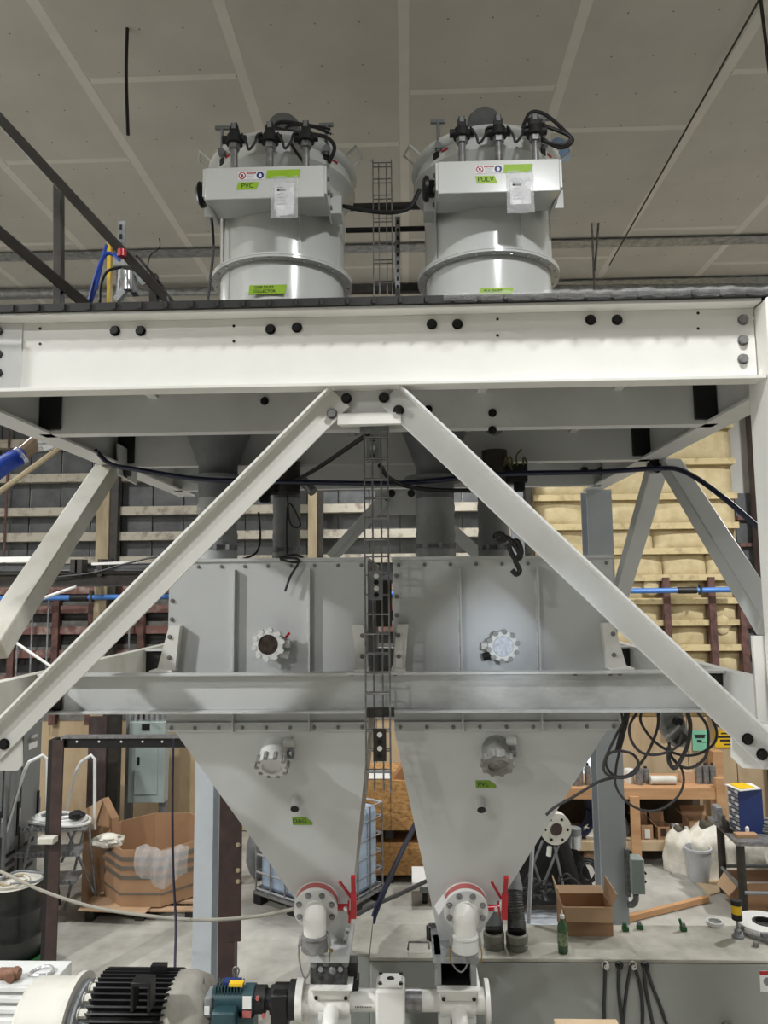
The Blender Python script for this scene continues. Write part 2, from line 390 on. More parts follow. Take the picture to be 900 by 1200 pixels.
# building columns against the back wall
def bcol(px, wpx, y0, y1, m, lab, Y=11.3, flange=True):
    x = wx(px, Y); h = S(wpx, Y); t = root('building_column', lab, 'column', (x, Y, 0))
    MB().box(x - h / 2, x + h * .1, Y - .06, Y, max(0, wz(y1, Y)), wz(y0, Y)).o('flange', m, t, smooth=False)
    MB().box(x + h * .1, x + h / 2, Y - .02, Y + .1, max(0, wz(y1, Y)), wz(y0, Y)).o('web', DARKST, t, smooth=False)
    if flange:
        for k in range(6):
            z = wz(y1, Y) + (wz(y0, Y) - wz(y1, Y)) * (k + .5) / 6
            bolt(t, (x + h * .3, Y - .02, max(z, .1)), r=.02)
bcol(124, 24, 360, 1100, TANW, 'tan-faced building column on the back wall left of the hoppers')
bcol(370, 17, 360, 1100, TANW, 'narrow tan building column seen between the left sleeve and the rear brace')
bcol(512, 12, 360, 1100, RUST, 'narrow rust building column behind the short rear sleeve')
bcol(613, 24, 360, 1100, GREYP, 'grey building column where the yellow foam begins')
t = bcol(128, 34, 838, 1100, MAUVE, 'worn mauve-brown post behind the cardboard bin', Y=10.6, flange=False)
# daylight window behind the right hopper
wn = struct(MB().box(wx(612), wx(706), WY - .10, WY - .07, wz(942), wz(858)).o('window_1', DAY, smooth=False), 'bright daylight pane behind the right hopper')
wf = MB(); a, b, c, d = wx(608), wx(709), wz(944), wz(855)
for q in ((a, a + .05, c, d), (b - .05, b, c, d), (a, b, c, c + .05), (a, b, d - .05, d), (a, b, (c + d) / 2 - .015, (c + d) / 2 + .015)): wf.box(q[0], q[1], WY - .13, WY - .06, q[2], q[3])
wf.o('window_frame', WHITE, wn, smooth=False)
# ceiling steel: two purlins, pipes, conduit, hangers
def hbeam(py0, py1, Y, m, name, lab, cat, hh=None):
    z1 = P(450, py0, Y).z; z0 = P(450, py1, Y).z
    b_ = MB(); chan(b_, (-9, Y, (z0 + z1) / 2), (8, Y, (z0 + z1) / 2), z1 - z0, .09, .014, (0, 0, 1), (0, -1, 0), True)
    return tag(b_.o(name, m, smooth=False), lab, cat)
hbeam(276, 292, 7.9, GALV, 'roof_purlin', 'nearer galvanised steel purlin running across under the ceiling', 'beam')
hbeam(325, 338, 9.0, GALV, 'roof_purlin', 'farther galvanised steel purlin low behind the filter units', 'beam')
tag(MB().cyl(P(-80, 276, 7.7), P(1000, 257, 7.7), .026, n=10).o('ceiling_pipe', BLACKST), 'thin black pipe strung along the nearer roof purlin', 'pipe')
tag(MB().cyl(P(645, 273, 8.1), P(1000, 268, 8.1), .02, n=10).o('ceiling_conduit', GALV), 'thin grey conduit right of the filters under the black pipe', 'conduit')
tag(MB().cyl(P(-60, 344, 8.8), P(1000, 336, 8.8), .05, n=12).o('ceiling_pipe', GALV), 'dull grey pipe just above the platform edge at the back', 'pipe')
cable('hanging_cable', PL([(152, -30, 4.6), (149, 40, 4.6), (148, 90, 4.6), (150, 158, 4.6)]), .012, RUBBER, 'black cable hanging from the ceiling with a loose end')
tag(MB().cyl(P(714, 311, 8.0), P(902, -22, 4.35), .009, n=6).o('stay_wire', CABLE), 'long slanting stay wire up to the ceiling on the right', 'wire')
tag(MB().cyl(P(889, -20, 4.5), P(903, 95, 4.5), .012, n=6).o('hanger_rod', DARKST), 'short dark rod in the upper right corner', 'rod')
hg = root('pipe_hanger', 'thin double hanger rod holding a dark clamp right of the filters', 'hanger', P(695, 335, 7.5))
for a, b in (((692, 225), (697, 350)), ((703, 240), (697, 318))): MB().cyl(P(a[0], a[1], 7.5), P(b[0], b[1], 7.5), .012, n=6).o('rod', STEEL, hg)
MB().bar(P(699, 246, 7.45), P(708, 224, 7.45), .06, .08).o('clamp', DARKST, hg)
cable('loose_wire', PL([(186, 275, 7.6), (187, 290, 7.6), (176, 300, 7.6), (172, 320, 7.6)]), .006, RUBBER, 'thin black wire loop hanging from the purlin on the left')
# blue compressed air main
bp = root('air_main_pipe', 'bright blue compressed air pipe running along the back wall', 'pipe', P(450, 696, 11.2))
MB().cyl(P(-60, 702, 11.2), P(862, 691, 11.2), .04, n=12).o('pipe', BLUEP, bp)
for px in (93, 155, 300, 805): 
    q = P(px, 702 - (px + 60) * 11 / 922, 11.2)
    MB().cyl(q - V((.14, 0, 0)), q + V((.14, 0, 0)), .052, n=12).o('coupler', RUBBER, bp)
    MB().bar(q + V((.2, 0, -.07)), q + V((.2, 0, .09)), .03, .09, (0, 1, 0)).o('clip', DARKST, bp)
# dark overhead frame behind left brace
cf = root('overhead_steel_frame', 'dark grey overhead channel frame behind the left brace', 'frame', P(100, 690, 9))
for a, b, m in (((-60, 668), (195, 672), GREYP), ((-60, 690), (160, 676), DARKST)):
    p, q = P(a[0], a[1], 9.0), P(b[0], b[1], 9.0); chan(MB(), p, q, .1, .05, .01, (0, 0, 1), (0, -1, 0)).o('rail', m, cf, smooth=False) if False else None
b_ = MB(); chan(b_, P(-60, 681, 9), P(162, 679, 9), .17, .07, .012, (0, 0, 1), (0, -1, 0)); b_.o('channel', DARKST, cf, smooth=False)
b_ = MB(); chan(b_, P(-60, 665, 9.2), P(196, 664, 9.2), .1, .05, .012, (0, 0, 1), (0, -1, 0)); b_.o('channel', GREYP, cf, smooth=False)
MB().bar(P(-60, 657, 9.1), P(60, 655, 9.1), .05, .07).o('light_strip', LABELW, cf)
MB().bar(P(108, 661, 8.95), P(160, 659, 8.95), .05, .03).o('light_strip', LABELW, cf)
for px in (88, 96, 120): MB().box(P(px, 660, 9).x - .03, P(px, 660, 9).x + .03, 8.93, 9.1, P(450, 672, 9).z, P(450, 652, 9).z).o('cleat', DARKST, cf, smooth=False)
for px in (40, 122): MB().box(P(px, 660, 9.3).x - .05, P(px, 660, 9.3).x + .05, 9.2, 11.42, P(450, 672, 9.2).z, P(450, 662, 9.2).z).o('bracket_arm', DARKST, cf, smooth=False)
cable('slack_cable', PL([(60, 677, 8.9), (110, 671, 8.9), (150, 660, 8.9), (190, 653, 8.9), (215, 668, 8.9)]), .012, CABLE, 'slack grey cable lying over the dark overhead frame')
MB().cyl(P(45, 703, 8.9), P(90, 687, 8.95), .02, n=8).o('stay_rod', LABELW, cf)
MB().cyl(P(14, 750, 8.9), P(70, 788, 8.9), .018, n=8).o('stay_rod', LABELW, cf)
# ================================================================== STEEL SUPPORT FRAME
FZ0, FZ1 = P(450, 451, 2.675).z, P(450, 358, 2.675).z          # upper beams
MZ0, MZ1 = 3.115, 3.305         # middle beams
XL, XR = -1.80, 1.49
fr = root('steel_support_frame', 'white bolted steel platform frame with chevron braces carrying the two hoppers', 'frame', (-.15, 2.73, 0))
zc = (FZ0 + FZ1) / 2
b = MB(); chan(b, (-1.9, 2.75, zc), (1.345, 2.75, zc), FZ1 - FZ0, .075, .014, (0, 0, 1), (0, -1, 0)); fb = b.o('front_beam', WHITE, fr, smooth=False, bevel=.002)
for px, py in ((135, 388), (165, 388), (317, 386), (348, 384), (506, 380), (536, 380), (692, 375), (723, 375)): bolt(fb, P(px, py, 2.743), r=.0165)
for py in (389, 416, 438): bolt(fb, P(0, py, 2.743), r=.0165)
for py in (375, 399, 421): bolt(fb, P(870.5, py, 2.743), r=.0165, m=STEEL)
for px, ys in ((47, (385, 403)), (274, (382, 400)), (583, (374, 393)), (818, (367, 385)), (885, (361, 373))):
    for py in ys:
        q = P(px, py, 2.7428); MB().cyl(q, q + V((0, -.001, 0)), .0058 if px < 880 else .009, n=10).o('bolt_hole', BLACK if px < 880 else LABELW, fb)
MB().box(P(25, 420, 2.74).x - .22, P(25, 420, 2.74).x, 2.737, 2.743, FZ0 + .016, FZ1 - .016).o('end_plate', WHITE2, fb, smooth=False)
# cross beams with black end clips
for k, Y in enumerate((Zf(450, 503, FZ0).y, Zf(450, 543, FZ0).y, Zf(450, 572, FZ0).y)):
    b = MB(); chan(b, (XL + .005, Y, zc), (XR - .005, Y, zc), FZ1 - FZ0, .07, .011, (0, 0, 1), (0, 1, 0)); cb = b.o('cross_beam', WHITE2, fr, smooth=False)
    if k < 2:
        for sx, x in ((1, XL), (-1, XR)):
            MB().box(min(x + sx * .008, x + sx * .118), max(x + sx * .008, x + sx * .118), Y - .022, Y - .007, FZ0 + .018, FZ1 - .03).o('end_clip', BLACK, cb, bevel=.01)
    if k == 2:
        for px in (242, 262, 685, 704): bolt(cb, P(px, 552, Y - .007), r=.024)
for q in ((310, 471), (306, 560)): pass
for px, py in ((310, 470), (502, 480), (577, 484), (577, 504)):
    bolt(fr, P(px, py, Zf(450, 503, FZ0).y - .006), r=.016)
# joists just below the deck
for x in (-1.25, -.35, .35, 1.0):
    b = MB(); chan(b, (x, 2.765, FZ1 - .075), (x, 5.7, FZ1 - .075), .13, .04, .008, (0, 0, 1), (1, 0, 0)); b.o('joist', WHITE2, fr, smooth=False)
# side beams upper and middle
for x in (XL, XR):
    b = MB(); chan(b, (x, 2.77, zc), (x, 5.85, zc), FZ1 - FZ0, .065, .013, (0, 0, 1), (1, 0, 0), True); b.o('side_beam', WHITE2, fr, smooth=False)
    b = MB(); chan(b, (x, 2.6, (MZ0 + MZ1) / 2), (x, 5.85, (MZ0 + MZ1) / 2), MZ1 - MZ0, .05, .012, (0, 0, 1), (1 if x > 0 else -1, 0, 0)); b.o('side_beam', CREAM if x < 0 else WHITE2, fr, smooth=False)
# middle cross beams
for k, Y in enumerate((3.56, 5.0)):
    b = MB(); chan(b, (XL + .01, Y, (MZ0 + MZ1) / 2), (XR - .01, Y, (MZ0 + MZ1) / 2), MZ1 - MZ0, .06, .012, (0, 0, 1), (0, -1, 0)); mb_ = b.o('middle_beam', SMUDGE, fr, smooth=False, bevel=.002)
    for sx, x in ((1, XL), (-1, XR)):
        MB().box(min(x + sx * .008, x + sx * .118), max(x + sx * .008, x + sx * .118), Y - .025, Y - .007, MZ0 + .014, MZ1 - .014).o('end_clip', BLACK, mb_, bevel=.01)
    if k == 0:
        for px in (177, 189, 412, 463, 675, 717, 728): bolt(mb_, P(px, 790, 3.5) + V((0, .02, -.0)), (0, 0, -1), r=.01, m=STEEL)
# columns
def hcol(x, Y, z1, m, w_=.2, lab=None):
    b = MB(); b.box(x - w_ / 2, x + w_ / 2, Y - .1, Y - .088, 0.02, z1); b.box(x - w_ / 2, x + w_ / 2, Y + .088, Y + .1, 0.02, z1); b.box(x - .006, x + .006, Y - .088, Y + .088, 0.02, z1)
    c = b.o('column', m, fr, smooth=False); MB().box(x - .16, x + .16, Y - .16, Y + .16, 0, .02).o('base_plate', m, c, smooth=False); return c
hcol(-1.82, 2.73, FZ1, WHITE, .2)
rc = MB(); x0 = 1.348
rc.box(x0, x0 + .2, 2.64, 2.84, .02, FZ1 - .002); rc = rc.o('column', WHITE, fr, bevel=.018)
MB().box(x0 - .06, x0 + .26, 2.58, 2.9, 0, .02).o('base_plate', WHITE, rc, smooth=False)
MB().box(x0 - .006, x0 + .2, 2.625, 2.638, P(890, 466, 2.63).z - 1.1, P(890, 468, 2.63).z).o('stiffener', WHITE, rc, bevel=.004)
xl = P(238, 1000, 5.75).x; xr = P(719, 1000, 5.75).x
hcol(xl, 5.85, FZ0, BLUEGREY, S(21, 5.75)); hcol(xr, 5.85, FZ0, BLUEGREY, S(29, 5.75))
# centre gusset and front chevron
gz = P(440, 497, 2.74).z
g = MB().prism([P(380, 455, 2.757), P(482, 452, 2.757), P(482, 474, 2.757), P(470, 497, 2.757), P(400, 500, 2.757), P(380, 485, 2.757)], (0, .012, 0)).o('gusset_plate', WHITE2, fr, smooth=False)
MB().box(P(395, 490, 2.72).x, P(470, 490, 2.72).x, 2.735, 2.757, P(440, 497, 2.74).z, P(440, 484, 2.74).z).o('gusset_stiffener', WHITE, g, smooth=False)
def brace(p, q, w_, leg, m, upsign, name='brace', t=.01, fwd=V((0, -1, 0))):
    """angle: flat leg facing fwd, outstanding leg along its upper edge reaching forward"""
    p = V(p); q = V(q); d = (q - p).normalized(); n = d.cross(fwd).normalized()
    if n.z < 0: n = -n
    b = MB()
    def bx(a0, a1, c0, c1):
        vs = []
        for e in (p, q):
            for a, c in ((a0, c0), (a1, c0), (a1, c1), (a0, c1)): vs.append(e + n * a + fwd * c)
        b.add(vs, [(0, 3, 2, 1), (4, 5, 6, 7), (0, 1, 5, 4), (1, 2, 6, 5), (2, 3, 7, 6), (3, 0, 4, 7)])
    bx(-w_ / 2, w_ / 2, -t / 2, t / 2); bx(w_ / 2 - t, w_ / 2, t / 2, leg)
    return b.o(name, m, fr, smooth=False, bevel=.0015)
br = brace(P(399, 466, 2.745), P(-12, 880, 2.745), .102, .06, WHITE, 1)
for px, py in ((406, 467), (389, 485), (5, 872)): bolt(br, P(px, py, 2.739), r=.0165, m=BLACKST if px != 389 else STEEL)
br = brace(P(456, 463, 2.745), P(905, 887, 2.745), .102, .06, WHITE2, 1)
for px, py in ((450, 466), (467, 481), (876, 866), (893, 884)): bolt(br, P(px, py, 2.739), r=.0165)
MB().prism([P(858, 850, 2.757), P(905, 850, 2.757), P(925, 900, 2.757), P(905, 902, 2.757), P(870, 900, 2.757), P(858, 888, 2.757)], (0, .012, 0)).o('gusset_plate', WHITE, fr, smooth=False)
MB().prism([P(-30, 860, 2.757), P(20, 860, 2.757), P(25, 869, 2.757), P(25, 898, 2.757), P(20, 903, 2.757), P(-30, 903, 2.757)], (0, .012, 0)).o('gusset_plate', WHITE, fr, smooth=False)
MB().box(P(882, 760, 2.85).x, x0 + .3, 2.845, 2.86, P(450, 850, 2.8).z, P(450, 748, 2.85).z).o('gusset_plate', WHITE, fr, smooth=False)
# side chevrons
sg = MB().prism([P(139, 520, 4.28), P(161, 533, 4.5), P(161, 568, 4.5), P(139, 556, 4.28)], (-.012, 0, 0)).o('gusset_plate', WHITE2, fr, smooth=False)
bolt(sg, P(147, 553, 4.36), (1, 0, 0), r=.03)
MB().bar(P(128, 547, 4.42), P(-12, 762, 3.0), .10, .12, (1, 0, 0)).o('side_brace', CREAM, fr, bevel=.006)
MB().bar(P(786, 545, 4.42), P(905, 735, 3.15), .09, .11, (1, 0, 0)).o('side_brace', HOP, fr, bevel=.006)
MB().bar(P(770, 548, 4.5), P(724, 706, 5.7), .09, .11, (1, 0, 0)).o('side_brace', HOP, fr, bevel=.006)
sg = MB().prism([P(764, 528, 4.55), P(780, 525, 4.35), P(780, 553, 4.35), P(764, 556, 4.55)], (.012, 0, 0)).o('gusset_plate', WHITE2, fr, smooth=False)
for a in ((768, 540), (771, 548), (765, 546)): bolt(sg, P(a[0], a[1], 4.42), (-1, -.4, 0), r=.026)
# rear chevron
MB().prism([P(440, 574, 5.82), P(494, 572, 5.82), P(494, 603, 5.82), P(440, 603, 5.82)], (0, .012, 0)).o('gusset_plate', HOP, fr, smooth=False)
for a in ((459, 578), (482, 578), (452, 586)): bolt(fr, P(a[0], a[1], 5.81), r=.024)
MB().bar(P(450, 585, 5.79), P(388, 654, 5.79), .10, .012, (0, -1, 0)).o('rear_brace', HOP, fr)
MB().bar(P(490, 585, 5.79), P(568, 657, 5.79), .10, .012, (0, -1, 0)).o('rear_brace', HOP, fr)
MB().bar(P(450, 585, 5.79), P(388, 654, 5.79), .012, .05, (0, -1, 0)).o('rear_brace', HOP, fr)
# ------------------------------------------------------------------ deck
dk = root('platform_grating', 'dark steel grating deck edge lying on top of the white front beam', 'grating', (-.15, 4.2, FZ1))
MB().box(-2.05, 1.75, 2.66, 2.672, FZ1, FZ1 + .03).o('edge_band', GRATE, dk, smooth=False)
MB().box(-2.05, 1.75, 2.672, 5.95, FZ1 + .001, FZ1 + .026).o('deck_plate', GRATE, dk, smooth=False)
for k in range(38):
    x = -2.02 + k * .1; MB().box(x, x + .012, 2.652, 2.66, FZ1 + .002, FZ1 + .027).o('bearing_bar', GRATE, dk, smooth=False)
def film(u, v):
    x = P(520, 350, 2.64).x + u * (1.75 - P(520, 350, 2.64).x); return V((x, 2.648 - .008 * math.sin(v * 3) - .008 * math.sin(x * 37) * (1 - v * .3) - .006 * math.sin(x * 83 + 1), FZ1 + .003 + .03 * v + .003 * math.sin(x * 23) * v))
pf = tag(MB().grid(film, 150, 5).o('plastic_film', FILM, solid=.001), 'crumpled clear plastic film along the deck edge on the right', 'plastic film')
# ------------------------------------------------------------------ stair railing and air station on the deck, left
rl = root('stair_railing', 'dark brown steel stair railing rising to the upper left', 'railing', P(70, 352, 3.3))
def rb(a, b, w_=.045): return MB().bar(P(*a), P(*b), w_, w_, (0, 1, 0)).o('rail', DARKST, rl, bevel=.004)
rb((-20, 118, 3.0), (202, 358, 3.4)); rb((-20, 256, 3.0), (102, 358, 3.3), .05)
MB().bar(P(69, 216, 3.25), P(69, 362, 3.25), .04, .04, (0, 1, 0)).o('post', DARKST, rl, bevel=.004)
MB().bar(P(180, 322, 3.38), P(181, 358, 3.38), .04, .04, (0, 1, 0)).o('post', DARKST, rl, bevel=.004)
ast = root('air_station', 'galvanised air regulator station with red knob on a slotted strut at the deck edge', 'regulator', P(148, 354, 3.5))
st = MB(); st.box(P(138, 300, 3.55).x, P(146, 300, 3.55).x, 3.54, 3.56, FZ1 + .04, P(140, 260, 3.55).z); st = st.o('slotted_strut', GALV, ast, smooth=False)
for py in (266, 277, 287): q = P(141.5, py, 3.538); MB().cb(q, .012, .002, .026).o('slot', BLACK, st)
MB().cyl(P(144, 305, 3.48), P(144, 342, 3.48), .024).o('filter_bowl', CAST, ast)
MB().cyl(P(150, 318, 3.47), P(150, 340, 3.47), .02).o('filter_bowl', CHROME, ast)
MB().cb(P(145, 309, 3.48), .09, .07, .06).o('regulator_body', CAST, ast, bevel=.008)
MB().cyl(P(143, 301, 3.25), P(143, 293, 3.25), .02).o('knob', RED, ast)
MB().bar(P(152, 305, 3.5), P(172, 332, 3.5), .02, .05).o('perforated_arm', GALV, ast)
MB().bar(P(154, 322, 3.5), P(158, 345, 3.5), .03, .05).o('bracket', GREYP, ast)
MB().bar(P(136, 352, 3.46), P(146, 341, 3.46), .03, .03).o('bracket', GALV, ast)
tag(MB().bar(P(129, 275, 3.6), V((P(130, 357, 3.6).x, 3.6, FZ1 + .027)), .018, .03, (0, 1, 0)).o('yellow_rail', YEL), 'yellow upright bar at the air station', 'bar')
cable('blue_air_hose', PL([(104, 356, 3.45), (112, 325, 3.45), (122, 300, 3.45), (132, 298, 3.45), (141, 306, 3.45)]), .010, NAVY if False else BLUE, 'blue air hose looping into the air regulator station')
cable('blue_air_hose', PL([(106, 356, 3.5), (114, 330, 3.5), (121, 300, 3.5), (125, 287, 3.5)]), .009, BLUE, 'straight blue air hose up to the yellow bar')
cable('black_air_hose', PL([(117, 356, 3.42), (118, 335, 3.42), (126, 318, 3.42), (142, 313, 3.42)]), .007, RUBBER, 'black hose curving into the air regulator station')
cable('black_air_hose', PL([(160, 300, 3.37), (176, 318, 3.37), (192, 338, 3.37), (200, 357, 3.37)]), .007, RUBBER, 'black hose hanging along the lower stair rail')
# ================================================================== DUST FILTER UNITS ON THE DECK
DZ = FZ1 + .027
def tape(parent, c, w_, h, m=None, slant=0.006, Y=-.0012, name='tape_label'):
    c = V(c); return MB().prism([c + V((-w_ / 2 - slant, 0, -h / 2)), c + V((w_ / 2 - slant, 0, -h / 2)), c + V((w_ / 2 + slant, 0, h / 2)), c + V((-w_ / 2 + slant * .3, 0, h / 2))], (0, Y, 0)).o(name, m or GREEN, parent, smooth=False)
def filter_unit(cx, side, label, word, topnote):
    Y = 4.55; R = .405
    t = root('dust_filter', label, 'dust filter', (cx, Y, DZ))
    zr = P(332, 300, Y - R - .04).z if side < 0 else P(572, 299, Y - R - .04).z
    zr = (P(332, 299, Y - R - .04).z + P(572, 291, Y - R - .04).z) / 2
    zl0, zl1 = P(450, 230, Y).z, P(450, 202, Y).z
    ax = (0, 0, 1)
    MB().lathe((cx, Y, DZ), ax, [(0.01, 0), (R - .005, 0), (R - .005, zr - DZ)], 56).o('lower_shell', FILT, t)
    MB().lathe((cx, Y, zr), ax, [(R, .012), (R, zl0 - zr)], 56).o('upper_shell', FILT, t)
    fg = MB().lathe((cx, Y, zr), ax, [(R - .01, -.014), (R + .05, -.014), (R + .05, -.001), (R - .01, -.001), (R - .01, .001), (R + .05, .001), (R + .05, .014), (R - .01, .014)], 56).o('ring_flange', FILT, t)
    for k in range(26):
        a = 2 * math.pi * k / 26 + .1
        if math.sin(a) < .35: bolt(fg, (cx + (R + .026) * math.cos(a), Y + (R + .026) * math.sin(a), zr - .014), (0, 0, -1), r=.009, m=CHROME)
    for k in range(26):
        a = 2 * math.pi * k / 26 + .1
        if math.sin(a) < .35: bolt(fg, (cx + (R + .026) * math.cos(a), Y + (R + .026) * math.sin(a), zr + .014), (0, 0, 1), r=.008, m=CHROME)
    for a in (-2.55, -1.15, -.35): # vertical seam straps
        p = V((cx + (R + .003) * math.cos(a), Y + (R + .003) * math.sin(a), zr + .02)); MB().bar(p, p + V((0, 0, zl0 - zr - .02)), .012, .01, (math.cos(a), math.sin(a), 0)).o('seam', FILT, t)
    # lid drum with rims
    RL = .475
    lid = MB().lathe((cx, Y, zl0), ax, [(R, -.05), (R + .02, -.02), (RL - .02, 0), (RL, .02), (RL, .03), (RL - .025, .035), (RL - .025, zl1 - zl0 - .06), (RL, zl1 - zl0 - .05), (RL + .012, zl1 - zl0 - .03), (RL, zl1 - zl0), (RL - .05, zl1 - zl0 + .02), (.02, zl1 - zl0 + .06)], 56).o('lid', FILT, t)
    # cowl on the lid
    zco = P(332, 133, Y - .02).z - .115
    MB().lathe((cx + .0, Y - .02, zco), (0, 1, 0), [(.001, -.04), (.095, -.04), (.115, 0), (.115, .05), (.001, .06)], 24).o('vent_cowl', GREYP, lid)
    MB().box(cx - .1, cx + .1, Y - .06, Y + .03, zl1 + .03, zco).o('cowl_base', GREYP, lid)
    for sx in (-1, 1): # U handles and T clamps
        ah = -math.pi / 2 + sx * 1.25; n_ = V((math.cos(ah), math.sin(ah), 0)); s_ = V((-n_.y, n_.x, 0)); q = V((cx, Y, zl1 - .02)) + n_ * (RL - .01); MB().tube([q - s_ * .06, q - s_ * .06 + n_ * .08 + V((0, 0, .06)), q + s_ * .06 + n_ * .08 + V((0, 0, .06)), q + s_ * .06], .009, 6, 0).o('lift_handle', FILT, lid)
        a = -math.pi / 2 + sx * .75; q = V((cx + (RL + .0) * math.cos(a), Y + RL * math.sin(a), zl1 - .08))
        cl = MB(); cl.cyl(q, q + V((0, 0, .19)), .011, n=8); cl.bar(q + V((-.045, 0, .19)), q + V((.045, 0, .19)), .02, .02); cl.box(q.x - .02, q.x + .02, q.y - .02, q.y + .02, q.z + .01, q.z + .05); cl.o('lid_clamp', GREYP, lid)
    for a in (-2.35, -.72): # printed marks on the drum
        c = V((cx + (RL - .024) * math.cos(a), Y + (RL - .024) * math.sin(a), zl0 + .09)); n_ = V((math.cos(a), math.sin(a), 0)); s_ = V((-math.sin(a), math.cos(a), 0)); 
        MB().bar(c - s_ * .05, c + s_ * .0, .004, .05, n_.cross(s_)).o('printed_mark', INK, lid)
        MB().bar(c + s_ * .02, c + s_ * .07, .004, .012, n_.cross(s_)).o('printed_mark', SIGNR, lid)
    # compressed air header across the front
    hy0 = Y - R - .235; hx0, hx1 = cx - .345, cx + .345
    hz1 = P(450, 191, hy0).z; hzm = P(450, 229, hy0).z; hz0 = P(450, 242, hy0 + .2).z
    pts = [V((hx0, hy0, hz1)), V((hx0, hy0, hzm)), V((hx0, hy0 + .2, hz0)), V((hx0, hy0 + .3, hz0)), V((hx0, hy0 + .3, hz1))]
    hd = MB().prism(pts, (hx1 - hx0, 0, 0)).o('air_header', FILT, t, bevel=.006)
    for sx, x in ((-1, hx0), (1, hx1)):
        e = MB().box(min(x, x + sx * .012), max(x, x + sx * .012), hy0 + .005, hy0 + .36, hz0 - .02, hz1 - .005).o('end_plate', FILT, hd)
        for dy, dz in ((.06, -.05), (.07, -.13), (.22, -.06), (.22, -.14)): bolt(e, (x + sx * .012, hy0 + dy, hz1 + dz), (sx, 0, 0), r=.013, m=STEEL)
        MB().box(min(x + sx * .012, x + sx * .075), max(x + sx * .012, x + sx * .075), Y - R + .03, Y - R + .17, hz0 - .0, hz1 - .04).o('side_bracket', FILT, hd)
    MB().box(hx1 + .013, hx1 + .016, hy0 + .27, hy0 + .33, hz0 + .06, hz1 - .03).o('data_plate', INK, hd)
    xk = hx0 - .03 
    kb = MB().lathe((hx0 - .013, hy0 + .16, hz0 + .08), (-1, 0, 0), [(.001, 0), (.05, 0), (.05, .03), (.07, .035), (.075, .055), (.055, .07), (.001, .075)], 20).o('gauge', BLACKST, hd)
    # three pulse valves
    vp = []
    for k in range(3):
        x = hx0 + .148 + k * .212; y = hy0 + .09
        zt = P(450, 170, y).z
        pv = MB().cyl((x, y, hz1), (x, y, zt + .02), .021, n=16).o('valve_pipe', STEEL, hd)
        MB().cyl((x, y, zt - .005), (x, y, zt + .035), .034, n=6).o('union_nut', STEEL, pv)
        vb = MB().cyl((x, y, zt + .03), (x, y, zt + .085), .05, .042, n=16); vb.cb((x, y, zt + .105), .05, .05, .05); vb.cb((x, y, zt + .14), .035, .04, .03); vb.cyl((x - .07, y, zt + .06), (x + .07, y, zt + .06), .024, n=10)
        vb.o('solenoid', BLACK, pv); vp.append(V((x, y - .03, zt + .075)))
        MB().box(x - .012, x + .012, y - .028, y - .024, zt + .115, zt + .15).o('connector_label', GREYP, pv)
    for a, b in zip(vp[:-1], vp[1:]):
        cable('valve_cable', [a + V((.05, 0, 0)), a + V((.08, -.01, -.06)), a.lerp(b, .45) + V((0, -.01, -.105)), a.lerp(b, .62) + V((0, -.01, -.06)), b + V((-.07, 0, -.01)), b + V((-.04, 0, 0))], .0075, RUBBER, '', parent=hd)
    # stickers and tape
    yy = hy0 - .0008
    c = P(*( (354, 193) if side < 0 else (587, 194)), yy)
    sx0 = cx + (-.04 if side < 0 else -.02)
    s0 = V((sx0 - .035, yy, hz1 - .055)); sg = MB().box(s0.x - .075, s0.x + .075, yy - .001, yy, s0.z - .024, s0.z + .024).o('warning_sticker', PAPER, hd, smooth=False)
    for dx, m in ((-.052, SIGNR), (.052, SIGNB)):
        MB().cyl(s0 + V((dx, -.001, 0)), s0 + V((dx, -.0022, 0)), .021, n=20).o('symbol_disc', m, sg)
        if dx < 0:
            MB().cyl(s0 + V((dx, -.0022, 0)), s0 + V((dx, -.0026, 0)), .015, n=20).o('symbol_ground', PAPER, sg)
            MB().cb(s0 + V((dx, -.0030, 0)), .012, .0006, .014).o('symbol_hand', INK, sg)
            MB().cb(s0 + V((dx, -.0034, 0)), .032, .0005, .004, M=Matrix.Rotation(math.radians(45), 3, 'Y')).o('symbol_slash', SIGNR, sg)
        else:
            MB().ball(s0 + V((dx, -.0023, -.002)), .009, .0006, .012, 10, 6).o('symbol_face', PAPER, sg)
    MB().box(s0.x - .028, s0.x + .028, yy - .0018, yy - .001, s0.z + .010, s0.z + .021).o('banner', SIGNR, sg, smooth=False)
    text('WARNING', .009, (s0.x, yy - .002, s0.z + .0155), sg, PAPER)
    for k in range(4): MB().box(s0.x - .024, s0.x + .022 - .006 * (k % 2), yy - .0015, yy - .001, s0.z + .003 - k * .007, s0.z + .0045 - k * .007).o('print_line', GREYP, sg, smooth=False)
    tl = tape(hd, (sx0 - .055, yy, hz1 - .117), .115, .044, slant=.008 * -side); text(word, .04, (sx0 - .055, yy - .0018, hz1 - .117), tl, INK)
    tape(hd, (sx0 + .15 - (.02 if side > 0 else 0), yy, hz1 - (.05 if side < 0 else .055)), .19 if side < 0 else .16, .05, slant=.004)
    # document in clear pouch
    px0 = sx0 + (.155 if side < 0 else .135)
    dz = hz1 - (.19 if side < 0 else .195)
    d = MB().box(px0 - .055, px0 + .06, yy - .003, yy - .0022, dz - .075, dz + .08).o('document', PAPER, hd, smooth=False)
    if side < 0: MB().prism([V((px0 - .045, yy - .0022, dz - .115)), V((px0 + .055, yy - .0022, dz - .105)), V((px0 + .06, yy - .0022, dz - .03)), V((px0 - .045, yy - .0022, dz - .03))], (0, .0008, 0)).o('document', PAPER, hd, smooth=False)
